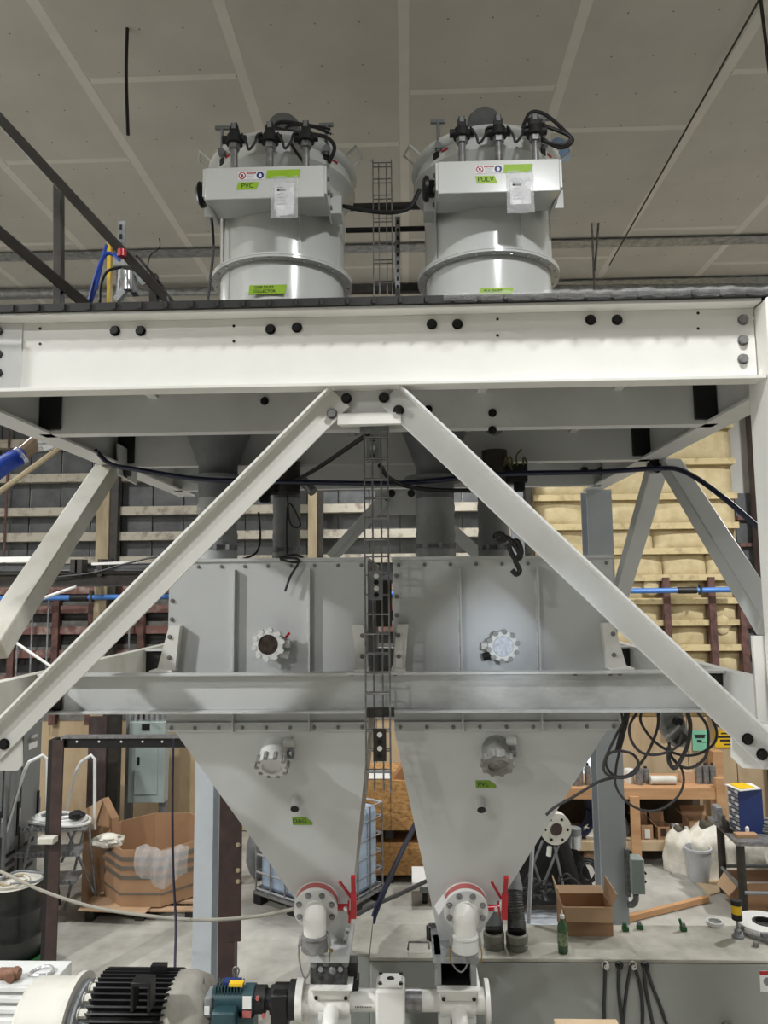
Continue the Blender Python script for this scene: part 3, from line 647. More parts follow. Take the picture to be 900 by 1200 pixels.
    for k, (wd, m) in enumerate(((.04, SIGNB), (.05, INK), (.04, GREYP), (.065, GREYP), (.05, GREYP), (.06, GREYP))):
        MB().box(px0 - .04, px0 - .04 + wd, yy - .0034, yy - .003, dz + .055 - k * .02, dz + .061 + (.006 if k == 1 else -.002) - k * .02).o('print_line', m, d, smooth=False)
    def pch(u, v): return V((px0 - .075 + u * .155, yy - .006 - .004 * math.sin(u * 9 + v * 5) - .003 * math.sin(v * 17), dz - .13 + v * .255))
    MB().grid(pch, 10, 14).o('clear_pouch', PLASTIC, hd)
    # hand-written tape on the lower shell
    q = V((cx + (-.02 if side < 0 else .0), Y - R - .004, P(450, 337 if side < 0 else 345, Y - R).z))
    tl = tape(t, q, .22 if side < 0 else .19, .055 if side < 0 else .04, slant=.004, Y=-.008); text(topnote, .024, q + V((-.02, -.0095, 0)), tl, INK)
    return t, dict(hx0=hx0, hx1=hx1, hy0=hy0, hz1=hz1, hz0=hz0, zl1=zl1)
cxl, cxr = P(332, 260, 4.55).x, P(570, 260, 4.55).x
f1, d1 = filter_unit(cxl, -1, 'round pale grey dust filter with black cables on its lid, green tape marked PVC', 'PVC', 'OUR DUST\nCOLLECTOR')
f2, d2 = filter_unit(cxr, 1, 'round pale grey dust filter with cable coil at right, green tape marked PULV', 'PULV', 'PUL DUST')
cable('filter_cable_bundle', PL([(387, 152, 4.2), (360, 147, 4.2), (330, 143, 4.22), (324, 150, 4.22), (350, 156, 4.2), (380, 160, 4.18), (392, 172, 4.15), (386, 190, 4.1)]), .012, RUBBER, 'black cable bundle lying over the lid of the left dust filter')
cable('filter_cable_bundle', PL([(388, 157, 4.16), (365, 148, 4.16), (340, 147, 4.16), (335, 155, 4.16), (345, 175, 4.1), (358, 193, 4.06)]), .009, RUBBER, 'thin black cable dropping from the left filter lid to its air header')
cable('filter_cable_coil', PL([(612, 150, 4.1), (622, 132, 4.1), (640, 135, 4.1), (663, 155, 4.1), (671, 166, 4.1), (655, 173, 4.1), (630, 158, 4.1), (620, 140, 4.1), (640, 148, 4.06), (668, 160, 4.06), (660, 170, 4.06), (636, 165, 4.06), (622, 155, 4.06)]), .011, RUBBER, 'coil of black cable hanging off the right dust filter lid')
cable('filter_cable', PL([(650, 188, 4.0), (656, 200, 4.0), (655, 214, 4.0)]), .007, RUBBER, 'short black cable at the right end of the right filter header')
cable('filter_cable', PL([(241, 232, 4.2), (247, 250, 4.2), (250, 290, 4.2), (246, 330, 4.2), (243, 356, 4.2)]), .009, RUBBER, 'black cable hanging down left of the left dust filter')
cable('filter_cable', PL([(400, 241, 4.25), (430, 247, 4.25), (460, 249, 4.25), (480, 243, 4.25), (492, 222, 4.25)]), .014, RUBBER, 'heavy black cable sagging between the two dust filters')
tag(MB().lathe(P(654, 178, 4.95), (.4, -1, 0), [(.001, 0), (.07, 0), (.09, .03), (.07, .05), (.001, .06)], 20).o('blue_disc', mat('light_blue_cap', (150, 186, 226), .3)), 'light blue round disc behind the right filter lid', 'disc')
# strut between filters, slotted upright
sr = root('strut_rail', 'dark slotted strut rails running behind the wire tray between the filters', 'strut', P(450, 270, 5.1))
MB().cyl(P(405, 243, 5.1), P(500, 241, 5.1), .028, n=10).o('rail', DARKST, sr); MB().cyl(P(405, 270, 5.1), P(500, 268, 5.1), .02, n=10).o('rail', BLACKST, sr)
MB().bar(P(405, 340, 5.1), P(500, 338, 5.1), .05, .05).o('rail', DARKST, sr)
up_ = MB().bar(P(466, 255, 5.0), P(466, 346, 5.0), .035, .03, (0, 1, 0)).o('upright', GALV, sr)
for k in range(9): MB().cb(P(466, 260 + k * 9.5, 4.982), .014, .004, .026).o('slot', BLACK, up_)
# ------------------------------------------------------------------ wire cable trays
def tray(name, xs_, y0, y1, Y, rungs, lab, r=.0042):
    t = root(name, lab, 'cable tray', P(xs_[0], y1, Y))
    for k, px in enumerate(xs_):
        dy = 0 if k in (0, len(xs_) - 1) else .05
        x = P(px, (y0 + y1) / 2, Y).x
        MB().cyl((x, Y + dy, P(px, y1, Y).z if y1 > 400 else DZ), (x, Y + dy, P(px, y0, Y).z), r, n=6).o('rail_wire', STEEL, t)
    xa, xb = P(xs_[0], (y0 + y1) / 2, Y).x, P(xs_[-1], (y0 + y1) / 2, Y).x
    for py in rungs:
        z = P(xs_[0], py, Y).z; MB().tube([(xa, Y, z), (xa, Y + .05, z), (xb, Y + .05, z), (xb, Y, z)], r, 6, 0).o('rung_wire', STEEL, t)
        MB().cyl((xa, Y, z), (xb, Y, z), r, n=6).o('rung_wire', STEEL, t)
    return t
tray('wire_cable_tray', (437.5, 444, 453, 459.5), 187, 352, 4.7, (191, 210, 229, 256, 283, 305, 330), 'narrow galvanised wire tray standing above the deck between the two filters')
tb = tray('wire_cable_tray', (428, 437, 447.5, 456), 500, 930, 3.42, (512, 537, 561, 583, 607, 632, 652, 674, 697, 720, 743, 766, 789, 813, 857, 880, 905), 'tall vertical wire tray hanging in front of the gap between the hoppers')
hd_ = MB(); hd_.cb(P(439, 502, 3.42), .14, .05, .04); hd_.cb(P(436, 502, 3.4), .06, .02, .05); hd_.o('top_clamp', GALV, tb)
def plate(px, py, wpx, hpx, Y, nh, m=GREYP):
    c = P(px, py, Y); p = MB().cb(c, S(wpx, Y), .006, S(hpx, Y)).o('perforated_plate', m, tb, smooth=False)
    for k in range(nh):
        q = c + V((0, -.0035, S(hpx, Y) * ((k + .5) / nh - .5) * .85)); MB().cyl(q, q + V((0, -.001, 0)), .012, n=12).o('hole', LABELW if k % 2 else BLACKST, p)
plate(441, 686, 15, 34, 3.40, 4); plate(445, 873, 15, 36, 3.40, 4, DARKST)
plate(450, 707, 18, 54, 3.5, 0, DARKST)
sr2 = MB(); sr2.bar(P(428, 835, 3.46), P(462, 834, 3.46), .03, .04); sr2.cyl(P(444, 835, 3.45), P(444, 835, 3.41), .02, n=6); sr2.o('strut_clamp', DARKST, tb)
plate(437, 525, 15, 35, 3.55, 3, GALV)
# ================================================================== HOPPERS
HY0 = 3.66; HY1 = 5.0
HT = P(315, 657, HY0).z; HB = P(315, 836, HY0).z; HC = P(315, 857, HY0).z
def hopper(side, label, x0p, x1p, ribs, botpx, tapeword, tapepx, glasspx, housepx, nozpx):
    x0 = P(x0p, 740, HY0).x; x1 = P(x1p, 740, HY0).x
    t = root('hopper', label, 'hopper', ((x0 + x1) / 2, (HY0 + HY1) / 2, P(450, 1040, 3.9).z))
    bx = MB().box(x0, x1, HY0, HY1, HC, HT).o('upper_bin', HOP, t, smooth=False)
    MB().box(x0 - .006, x1 + .006, HY0 - .012, HY1, HT - .004, HT + .012).o('top_cover', HOP, t, smooth=False)
    for k in range(9):
        x = x0 + .03 + (x1 - x0 - .06) * k / 8; bolt(bx, (x, HY0, HT - .028), r=.0075, m=STEEL)
    for k in range(9):
        x = x0 + .03 + (x1 - x0 - .06) * k / 8; bolt(bx, (x, HY0 - .012, HC + .02), r=.0075, m=STEEL)
    outer = x0 if side < 0 else x1
    for py in (702, 724, 746): bolt(bx, (outer + (-.018 if side > 0 else .018), HY0, P(450, py, HY0).z), r=.009, m=STEEL)
    if side > 0:
        for py in (675, 699, 721, 743, 766): bolt(bx, (x0 + .018, HY0, P(450, py, HY0).z), r=.009, m=STEEL)
    else:
        for py in (743, 766): bolt(bx, (x1 - .03, HY0, P(450, py, HY0).z), r=.009, m=STEEL)
    for px in ribs:
        x = P(px, 740, HY0).x; MB().box(x - .004, x + .004, HY0 - .032, HY0, HC, HT - .045).o('stiffener_rib', HOP, bx, smooth=False)
        for py in (690, 720, 750, 775): MB().box(x - .012, x - .004, HY0 - .004, HY0, P(450, py + 8, HY0).z, P(450, py - 8, HY0).z).o('weld', WHITE2, bx, smooth=False)
    MB().box(x0, x1, HY0 - .012, HY0, HC, HC + .045).o('lower_flange', HOP, bx, smooth=False)
    # tapered bottom, every face sloping in to the outlet
    i0, i1 = (x0 + .045, x1) if side < 0 else (x0, x1 - .06)
    A = [V((i0, HY0, HC)), V((i1, HY0, HC)), V((i1, HY1, HC)), V((i0, HY1, HC))]
    (bl, br_, by) = botpx; YB = 4.08
    zb = P(450, by, YB).z; xa, xb = P(bl, by, YB).x, P(br_, by, YB).x
    Bq = [V((xa, YB, zb)), V((xb, YB, zb)), V((xb, YB + .3, zb)), V((xa, YB + .3, zb))]
    cone = MB().frust(Bq, A).o('cone', HOP, t, smooth=False)
    def onface(px, py):
        # point on the sloping front plate seen at this pixel
        d = ray(px, py); n = V((0, zb - HC, -(YB - HY0))); p0 = V((0, HY0, HC)); k = (p0 - CAM).dot(n) / d.dot(n); return CAM + d * k
    nf = V((0, (zb - HC), -(YB - HY0))).normalized(); nf = nf if nf.y < 0 else -nf
    # outlet chute under the cone
    # level indicator housing on the cone
    c = onface(*housepx); ax = (nf + V((0, -.1, -.55))).normalized()
    h = MB().lathe(c - nf * .01, ax, [(.001, -.03), (.068, -.03), (.07, .06), (.066, .075), (.074, .08), (.074, .115), (.05, .115), (.045, .1), (.001, .1)], 24).o('level_sensor', CAST if side > 0 else WHITE2, t)
    for k in range(10):
        a = 2 * math.pi * k / 10; d, aa, bb = frame(ax); q = c - nf * .01 + ax * .1 + aa * (.074 * math.cos(a)) + bb * (.074 * math.sin(a)); MB().cyl(q - ax * .02, q + ax * .016, .012, n=6).o('lug', CAST, h)
    MB().cyl(c + V((.05, -.02, .035)), c + V((.1, -.03, .04)), .022, n=14).o('conduit_stub', WHITE2, h)
    MB().cyl(c + V((.06, -.02, -.02)), c + V((.095, -.03, -.02)), .02, n=8).o('plug', GREYP, h)
    # small nozzle
    c = onface(*nozpx); nz = MB().cyl(c - nf * .01, c + (nf + V((0, 0, -.35))).normalized() * .055, .024, n=18).o('nozzle', HOP, t)
    e = c + (nf + V((0, 0, -.35))).normalized() * .055; MB().cyl(e, e + (nf + V((0, 0, -.35))).normalized() * .004, .021, n=18).o('plug', BLACKST, nz)
    # green paint tag
    c = onface(*tapepx); up = (V((0, 0, 1)) - nf * nf.z).normalized(); sx = V((1, 0, 0))
    o_ = nf * .0012
    tg = MB().prism([c + o_ - sx * .048 - up * .022, c + o_ + sx * .052 - up * .022, c + o_ + sx * .052 - up * .006, c + o_ + sx * .018 + up * .022, c + o_ - sx * .05 + up * .022], nf * .001).o('tape_tag', DGREEN, t, smooth=False)
    lt = text(tapeword, .034, c + nf * .0028 - sx * .012, tg, INK, rx=90 - math.degrees(math.atan2(YB - HY0, HC - zb)) * -1)
    # round sight glass on the bin
    c = P(glasspx[0], glasspx[1], HY0); f_ = V((0, -1, 0))
    s_ = MB().lathe(c, f_, [(.001, 0), (.06, 0), (.062, .06), (.072, .062), (.072, .085), (.05, .088), (.048, .08), (.001, .08)], 28).o('sight_glass', WHITE2, t)
    MB().cyl(c + f_ * .0805, c + f_ * .083, .048, n=28).o('glass', GLASSD if side < 0 else SILVER, s_)
    for k in range(10):
        a = 2 * math.pi * k / 10 + .2; q = c + V((math.cos(a) * .07, 0, math.sin(a) * .07)); MB().cyl(q + f_ * .06, q + f_ * .09, .014, n=6).o('lug', CAST if side > 0 else WHITE2, s_)
    sd = 1 if side < 0 else -1
    MB().cyl(c + V((sd * .06, -.04, -.0)), c + V((sd * .1, -.04, -.0)), .02, n=8).o('conduit_stub', WHITE2, s_); MB().cyl(c + V((sd * .055, -.04, -.045)), c + V((sd * .095, -.04, -.055)), .02, n=8).o('plug', BLACKST if side > 0 else WHITE2, s_)
    if side < 0: MB().bar(c + V((.08, -.05, .03)), c + V((.1, -.05, .055)), .012, .012).o('red_plug', RED, s_)
    # foot bracket resting on the middle beam
    for xo, sg, vis in ((outer, side, 1), (x0 if side > 0 else x1, -side, 0)):
        fa = MB().prism([V((xo - sg * .055, HY0 - .05, MZ1 + .006)), V((xo + sg * (.035 if vis else .005), HY0 - .05, MZ1 + .006)), V((xo - sg * .02, HY0 - .05, MZ1 + .22)), V((xo - sg * .075, HY0 - .05, MZ1 + .22))], (0, .05, 0)).o('foot_bracket', WHITE, t, smooth=False)
        MB().box(min(xo - sg * .06, xo + sg * (.05 if vis else .01)), max(xo - sg * .06, xo + sg * (.05 if vis else .01)), HY0 - .12, HY0 + .05, MZ1 + .0005, MZ1 + .01).o('foot_plate', WHITE, t, smooth=False)
        for py in (744, 768): bolt(fa, (xo - sg * .025, HY0 - .05, P(450, py, HY0).z), r=.009, m=STEEL)
    return t, onface, nf, (xa, xb, YB, zb)
h1, on1, nf1, b1 = hopper(-1, 'light grey steel hopper left of the tall wire tray, with dark sight glass', 197, 431, (275, 363), (384, 407, 1107), 'DAG', (354, 962), (318, 754), (322, 878), (347, 937))
h2, on2, nf2, b2 = hopper(1, 'light grey steel hopper right of the tall wire tray, with bright round sight glass', 461, 721, (540, 631), (516, 554, 1107), 'PVL', (569, 919), (587, 756), (581, 876), (563, 938))
# flexible sleeves from deck spouts down to the hoppers
def sleeve(px, wpx, Y, lab, y0=520):
    c = P(px, 600, Y); r = S(wpx, Y) / 2; z0 = HT + .012; z1 = FZ0 + .05
    t = root('flexible_sleeve', lab, 'sleeve', (c.x, Y, z0))
    zt = P(px, 583, Y).z
    MB().lathe((c.x, Y, z0), (0, 0, 1), [(r * 1.04, 0), (r * 1.04, .07)], 28).o('spigot', HOP, t)
    prof = [(r * 1.0, .05)]
    for k in range(1, 12): prof.append((r * (1.0 + .035 * math.sin(k * 2.1) + .02 * random.random()), .05 + (zt - z0 - .05) * k / 12))
    prof.append((r * .98, zt - z0)); MB().lathe((c.x, Y, z0), (0, 0, 1), prof, 28).o('fabric_sleeve', SLEEVE, t)
    cl = MB().lathe((c.x, Y, z0 + .09), (0, 0, 1), [(r * 1.03, -.012), (r * 1.06, -.012), (r * 1.06, .012), (r * 1.03, .012)], 28).o('hose_clamp', STEEL, t)
    for a in (-2.1, -1.4, -.8): MB().cb((c.x + r * 1.07 * math.cos(a), Y + r * 1.07 * math.sin(a), z0 + .09), .02, .02, .03).o('clamp_lug', CHROME, cl)
    MB().lathe((c.x, Y, zt - .01), (0, 0, 1), [(r, 0), (r, .1), (r * 1.6, .11), (r * 1.6, .13), (r, .13), (r, .2), (r * 1.9, z1 - zt + .2)], 28).o('spout', GREYP, t)
    return t, V((c.x, Y, zt))
sleeve(255, 46, 4.25, 'wide grey fabric sleeve over the left hopper, partly behind the long brace')
s2, q2 = sleeve(336, 32, 4.55, 'slim grey fabric sleeve with black wires over the left hopper')
sleeve(510, 45, 4.35, 'wide grey fabric sleeve over the right hopper beside the wire tray')
s4, q4 = sleeve(578, 36, 4.55, 'grey fabric sleeve over the right hopper, half behind the right brace')
def actuator(q, lab, sx):
    t = root('valve_actuator', lab, 'actuator', q + V((0, -.16, .03)))
    MB().cyl(q + V((.04 * sx, -.2, .0)), q + V((.04 * sx, -.2, .19)), .075, n=20).o('cylinder', DARKST, t)
    MB().cb(q + V((-.08 * sx, -.2, .05)), .13, .1, .11).o('solenoid_box', BLACK, t, bevel=.01)
    MB().cb(q + V((-.1 * sx, -.2, -.02)), .06, .06, .07).o('gland_block', BLACK, t, bevel=.008)
    MB().cyl(q + V((.12 * sx, -.2, .09)), q + V((.2 * sx, -.24, .0)), .03, n=14).o('air_cylinder', GALV, t)
    for k in range(5):
        a = q + V((-.12 * sx + .03 * k * sx, -.24, .08)); MB().tube([a, a + V((random.uniform(-.03, .03), -.03, .06)), a + V((random.uniform(-.06, .06), -.02, random.uniform(-.05, .12)))], .006, 6, 4).o('wire', RUBBER if sx > 0 else mat('olive_wire', (92, 90, 40), .5), t)
    return t
actuator(q2, 'dark pneumatic valve actuator above the slim left sleeve', 1)
actuator(q4 + V((.02, -.1, .05)), 'dark valve actuator with olive wires behind the right brace', -1)
# cables round the hopper tops
cable('navy_hose', PL([(112, 528, 4.0), (130, 544, 3.95), (165, 551, 3.9), (230, 561, 3.9), (300, 564, 3.9), (400, 566, 3.9), (470, 566, 3.9), (540, 560, 3.9), (600, 555, 3.9), (700, 553, 3.9), (770, 549, 3.9), (800, 552, 3.75), (840, 577, 3.5), (905, 632, 3.3)]), .0135, NAVY, 'long dark navy hose draped across under the deck beams', 'hose')
cable('black_cable', PL([(432, 508, 3.5), (400, 530, 3.7), (370, 550, 3.9), (345, 564, 4.2)]), .012, RUBBER, 'black cable from the wire tray top down to the left actuator')
cable('black_cable', PL([(445, 545, 3.6), (456, 560, 3.7), (478, 570, 3.8), (510, 574, 3.9), (552, 575, 4.0)]), .012, RUBBER, 'black cable drooping right from the wire tray behind the brace')
cable('thin_wire', PL([(337, 580, 4.3), (339, 610, 4.3), (346, 618, 4.3), (352, 613, 4.3), (338, 590, 4.3), (336, 640, 4.3), (338, 652, 4.3)]), .005, RUBBER, 'thin black wire looping down the slim left sleeve')
cable('thin_wire', PL([(325, 654, 4.0), (345, 650, 3.8), (356, 655, 3.7), (345, 659, 3.62), (328, 655, 3.62), (350, 656, 3.62), (340, 676, 3.62), (334, 693, 3.62)]), .006, RUBBER, 'coiled black wire hanging over the top edge of the left hopper')
cable('thin_wire', PL([(303, 600, 4.2), (305, 630, 4.2), (300, 648, 4.0), (282, 656, 3.8), (274, 660, 3.7)]), .006, RUBBER, 'thin black wire left of the slim sleeve running onto the hopper')
cable('wire_coil', PL([(578, 630, 3.4), (586, 625, 3.4), (592, 632, 3.4), (583, 635, 3.4), (594, 630, 3.4), (604, 640, 3.4), (610, 652, 3.4), (603, 654, 3.4), (597, 640, 3.4), (606, 634, 3.4), (611, 648, 3.4), (604, 656, 3.4), (609, 668, 3.4), (605, 673, 3.4), (600, 668, 3.4)]), .012, RUBBER, 'small tied coil of black wire hanging by the right brace above the right hopper')
# ------------------------------------------------------------------ butterfly valves with outlet pipes
BRASS = mat('brass_chain', (150, 120, 60), .35, .6)
def valve(on, lab, tagplate, px, py, side):
    Yv = 3.92; c = P(px, py, Yv); ax = V((0, -.966, -.26)).normalized(); d, a, bb = frame(ax)
    t = root('butterfly_valve', lab, 'valve', c)
    R = .114
    MB().cyl(c - ax * .3, c - ax * .06, .078, n=28).o('inlet_neck', HOP, t)
    f1_ = MB().cyl(c - ax * .080, c - ax * .058, R, n=40).o('back_flange', WHITE, t)
    MB().cyl(c - ax * .058, c - ax * .016, R * .97, n=40).o('valve_body', PINK, t)
    f2_ = MB().cyl(c - ax * .016, c + ax * .006, R, n=40).o('front_flange', WHITE2, t)
    for k in range(8):
        an = math.pi / 8 + k * math.pi / 4; q = c + a * (math.cos(an) * R * .8) + bb * (math.sin(an) * R * .8); bolt(f2_, q + ax * .006, ax, r=.0125, m=STEEL)
        MB().cyl(q - ax * .1, q - ax * .08, .009, n=6).o('stud_end', STEEL, f1_)
    en = P(px - (1 if side < 0 else 1), 1096, 3.83); pts = [c, c + ax * .03, c + ax * .062 + V((0, 0, -.004)), en + V((0, 0, .10)), en + V((0, 0, .05)), en]
    MB().tube(pts, .057, 28, 6).o('elbow_pipe', WHITE, t)
    cp = MB().lathe(en + V((0, 0, .006)), (0, 0, -1), [(.057, -.004), (.068, 0), (.07, .008), (.065, .012), (.068, .03), (.068, .07), (.062, .076), (.001, .076)], 28).o('camlock_cap', WHITE2 if side > 0 else STEEL, t)
    for sx in (-1, 1):
        MB().bar(en + V((sx * .068, -.01, .01)), en + V((sx * .075, -.01, -.045)), .014, .022).o('cam_arm', CAST, cp)
        q = en + V((sx * .075, -.012, -.045)); MB().tube([q, q + V((sx * .004, -.01, -.03)), q + V((0, -.01, -.07))], .0035, 6, 4).o('chain', BRASS, cp)
    q = en + V((-.078, -.03, -.03)) if side < 0 else en + V((.0, -.05, -.075))
    MB().tube([q, q + V((.01, -.01, -.09)), q + V((.03, -.01, -.15)), q + V((.05, -.01, -.14)), q + V((.065, -.01, -.09))] if side < 0 else [q, q + V((.005, -.01, -.03)), q + V((-.02, -.01, -.065)), q + V((-.045, -.01, -.06)), q + V((-.07, -.01, -.03))], .004, 6, 5).o('chain', STEEL, cp)
    # red lever set
    sx = V((1, 0, 0)); k0 = c - ax * .02 + sx * R * .96
    MB().cyl(k0 - sx * .02, k0 + sx * .06, .016, n=14).o('stem', RED, t)
    MB().cyl(k0 + sx * .055, k0 + sx * .063, .033, n=16).o('notch_plate', RED, t)
    MB().bar(k0 + sx * .085 + V((0, -.02, -.045)), k0 + sx * .088 + V((0, -.05, .09)), .018, .03, (1, 0, 0)).o('lever', RED, t)
    MB().bar(k0 + sx * .088 + V((0, -.045, .08)), k0 + sx * .09 + V((0, -.10, .19)), .018, .022, (1, 0, 0)).o('lever_grip', RED, t)
    MB().bar(k0 + sx * .075 + V((0, -.01, .05)), k0 + sx * .018 + V((0, -.085, .16)), .010, .012, (1, 0, 0)).o('trigger', RED, t)
    bolt(t, k0 + sx * .045 + V((0, -.018, 0)), (0, -1, 0), r=.009, m=CHROME)
    if side < 0: MB().bar(k0 + sx * .065 + V((0, -.015, -.01)), k0 + sx * .065 + V((0, -.02, -.07)), .012, .012, (1, 0, 0)).o('pin', RED, t)
    if tagplate:
        MB().prism([P(509, 1062, 3.82), P(519, 1048, 3.82), P(524, 1056, 3.82), P(514, 1073, 3.82)], (0, .0015, 0)).o('paper_tag', PAPER, t, smooth=False)
    return t
valve(on1, 'red-levered butterfly valve with steel-capped outlet under the left hopper', False, 370, 1066, -1)
valve(on2, 'red-levered butterfly valve with paper tag under the right hopper', True, 546, 1067, 1)
# ================================================================== LEFT SIDE OF THE FLOOR
# electrical cabinets standing along the left, doors facing right
EX = -4.5
ec = root('electrical_cabinet', 'row of large grey electrical cabinets at the far left edge', 'cabinet', (EX - .4, 8.0, 0))
ez = P(57, 838, 8.95).z
MB().box(EX - .8, EX, 6.4, 8.98, 0.0, ez).o('body', ELEC, ec, smooth=False, bevel=.008)
for k, (a, b) in enumerate(((6.45, 7.28), (7.3, 8.12), (8.14, 8.5), (8.52, 8.95))):
    d = MB().box(EX, EX + .02, a + .01, b - .01, .12, ez - .06).o('door', ELEC, ec, smooth=False, bevel=.004)
    if k > 0: MB().box(EX + .02, EX + .035, b - .07, b - .03, .95, 1.32).o('handle_plate', BLACKST, d, smooth=False); MB().bar((EX + .05, b - .05, 1.05), (EX + .05, b - .05, 1.25), .015, .015).o('handle', CHROME, d)
    for j in range(4): MB().box(EX + .02, EX + .026, a + .1, a + .1 + (b - a) * .5, .5 + j * .09, .54 + j * .09).o('vent', BLACKST, d, smooth=False)
    MB().box(EX + .02, EX + .025, a + .12, b - .12, ez - .35, ez - .28).o('name_strip', LABELW if k % 2 else BLACKST, d, smooth=False)
MB().bar((EX + .06, 8.62, ez - .2), (EX + .06, 8.75, ez - .2), .02, .03).o('latch', CHROME, ec)
# rolling step ladder
ld = root('rolling_step_ladder', 'grey rolling step ladder with two bent handrails beside the cabinets', 'ladder', Zf(75, 1060, 0))
LY = 8.75
def lt(pts, r=.02, m=WHITE2, nm='handrail', sub=0): return MB().tube(PL(pts), r, 8, sub).o(nm, m, ld)
lt([(4, 985, LY - .5), (28, 905, LY - .5), (34, 893, LY - .5), (50, 885, LY - .4), (55, 889, LY - .4), (56, 962, LY - .4)])
lt([(74, 962, LY), (90, 902, LY), (95, 893, LY), (107, 885, LY), (111, 890, LY), (111, 972, LY)])
for (a, b) in (((33, 968), (104, 966)), ((22, 998), (96, 996)), ((14, 1030), (92, 1028))):
    p, q = P(a[0], a[1], LY - .3), P(b[0], b[1], LY - .15)
    tr = MB().bar(p, q, .32, .035).o('tread', GALV, ld)
    tt = MB()
    for k in range(14): w_ = p.lerp(q, (k + .5) / 14); tt.box(w_.x - .012, w_.x + .012, w_.y - .17, w_.y - .16, w_.z - .0, w_.z + .03)
    tt.o('serration', STEEL, tr)
for a, b, yy in (((38, 968), (16, 1072), LY - .45), ((60, 968), (70, 1060), LY - .3), ((100, 966), (76, 1068), LY), ((104, 966), (113, 1056), LY + .1), ((80, 975), (110, 1046), LY + .05), ((92, 966), (72, 1010), LY - .1)):
    p = P(a[0], a[1], yy); q = P(b[0], b[1], yy); q.z = max(q.z, .02); MB().cyl(p, q, .016, n=8).o('leg', GALV if b[0] != 70 else BLACKST, ld)
hc = root('hose_coil', 'coil of white hose lying on the step ladder platform', 'hose', P(70, 962, LY - .2))
for k in range(4):
    c = P(70, 962 - k * 2.2, LY - .22); rr = .28 - .03 * k
    MB().tube([c + V((rr * 1.25 * math.cos(a * .524), rr * .6 * math.sin(a * .524), .015 * math.sin(a + k))) for a in range(13)], .02, 8, 3).o('loop', LABELW, hc)
MB().ball(P(90, 955, LY - .3), .09, .09, .05, 10, 6, .2).o('black_tangle', BLACK, hc)
# brown posts and dark rail
py_ = 6.9
bp_ = root('brown_post_frame', 'dark brown steel post with a perforated black rail running right', 'post', Zf(64, 1168, 0))
x = P(64, 1000, py_).x; h = S(18, py_)
MB().box(x - h / 2, x - h * .2, py_ - .05, py_ + .1, 0, P(64, 866, py_).z).o('flange', BLACK, bp_, smooth=False)
MB().box(x - h * .2, x + h / 2, py_ - .06, py_ - .04, 0, P(64, 866, py_).z).o('post', BROWN, bp_, smooth=False)
p, q = P(74, 868, py_), P(258, 868, py_ - .05)
rr_ = MB(); rr_.box(p.x, q.x, py_ - .02, py_ + .06, p.z - .06, p.z + .03); rr_ = rr_.o('rail', BLACKST, bp_, smooth=False)
MB().box(p.x, q.x, py_ - .06, py_ + .06, p.z + .03, p.z + .045).o('rail_top', STEEL, rr_, smooth=False)
for px in (90, 116, 142, 167, 190): c = P(px, 869, py_ - .021); MB().cyl(c, c - V((0, .001, 0)), .011, n=10).o('hole', LABELW, rr_)
MB().cb(P(56, 984, py_ - .12), .15, .1, .06).o('bracket', CREAM, bp_, bevel=.01)
bc_ = root('brown_column', 'thick dark brown building column behind the left hopper', 'column', Zf(266, 1160, 0))
YB_ = 6.7; x = P(266, 1000, YB_).x; h = S(37, YB_)
MB().box(x - h / 2, x + h * .3, YB_ - .05, YB_ - .03, 0, 2.9).o('flange', BROWN, bc_, smooth=False)
MB().box(x + h * .12, x + h * .16, YB_ - .03, YB_ + .25, 0, 2.9).o('web', BROWN, bc_, smooth=False)
pl = MB().box(x + h * .1, x + h * .5, YB_ - .07, YB_ - .05, P(450, 1100, YB_).z, 2.9).o('splice_plate', BROWN, bc_, smooth=False)
for py in (990, 1020, 1033): bolt(pl, P(279, py, YB_ - .07), r=.016, m=TANW)
bolt(bc_, P(250, 1052, YB_ - .05), r=.012, m=LABELW)
# drum on dolly
c = Zf(12, 1158, 0); c.y += .3; c = V((P(13, 1090, c.y).x, c.y, 0))
dl = root('drum_dolly', 'green wheeled dolly under the black drum', 'dolly', c)
MB().lathe(c, (0, 0, 1), [(.25, .09), (.34, .09), (.34, .17), (.31, .17), (.31, .12), (.25, .12)], 36).o('ring', GREENP, dl)
MB().box(c.x - .3, c.x + .3, c.y - .04, c.y + .04, .1, .12).o('cross_bar', GREENP, dl); MB().box(c.x - .04, c.x + .04, c.y - .3, c.y + .3, .1, .12).o('cross_bar', GREENP, dl)
for a in (-.4, -1.6, 1.2, 2.7): q = c + V((.3 * math.cos(a), .3 * math.sin(a), .045)); MB().cyl(q - V((.02, 0, 0)), q + V((.02, 0, 0)), .045, n=14).o('caster', BLACKST, dl)
MB().cb(c + V((.03, -.345, .1)), .09, .01, .1).o('pull_tab', STEEL, dl)
dr = root('steel_drum', 'black ribbed steel drum at the far left with clutter on its lid', 'drum', c + V((0, 0, .125)))
pr_ = [(.001, 0), (.285, 0), (.293, .012)]
for z_ in (.24, .49): pr_ += [(.285, z_ - .03), (.295, z_ - .012), (.297, z_), (.295, z_ + .012), (.285, z_ + .03)]
pr_ += [(.285, .68), (.295, .70), (.295, .72), (.28, .72), (.278, .70), (.001, .70)]
MB().lathe(c + V((0, 0, .125)), (0, 0, 1), pr_, 40).o('shell', DRUM, dr)
MB().cyl(c + V((0, 0, .826)), c + V((0, 0, .83)), .277, n=36).o('lid', CREAM, dr)
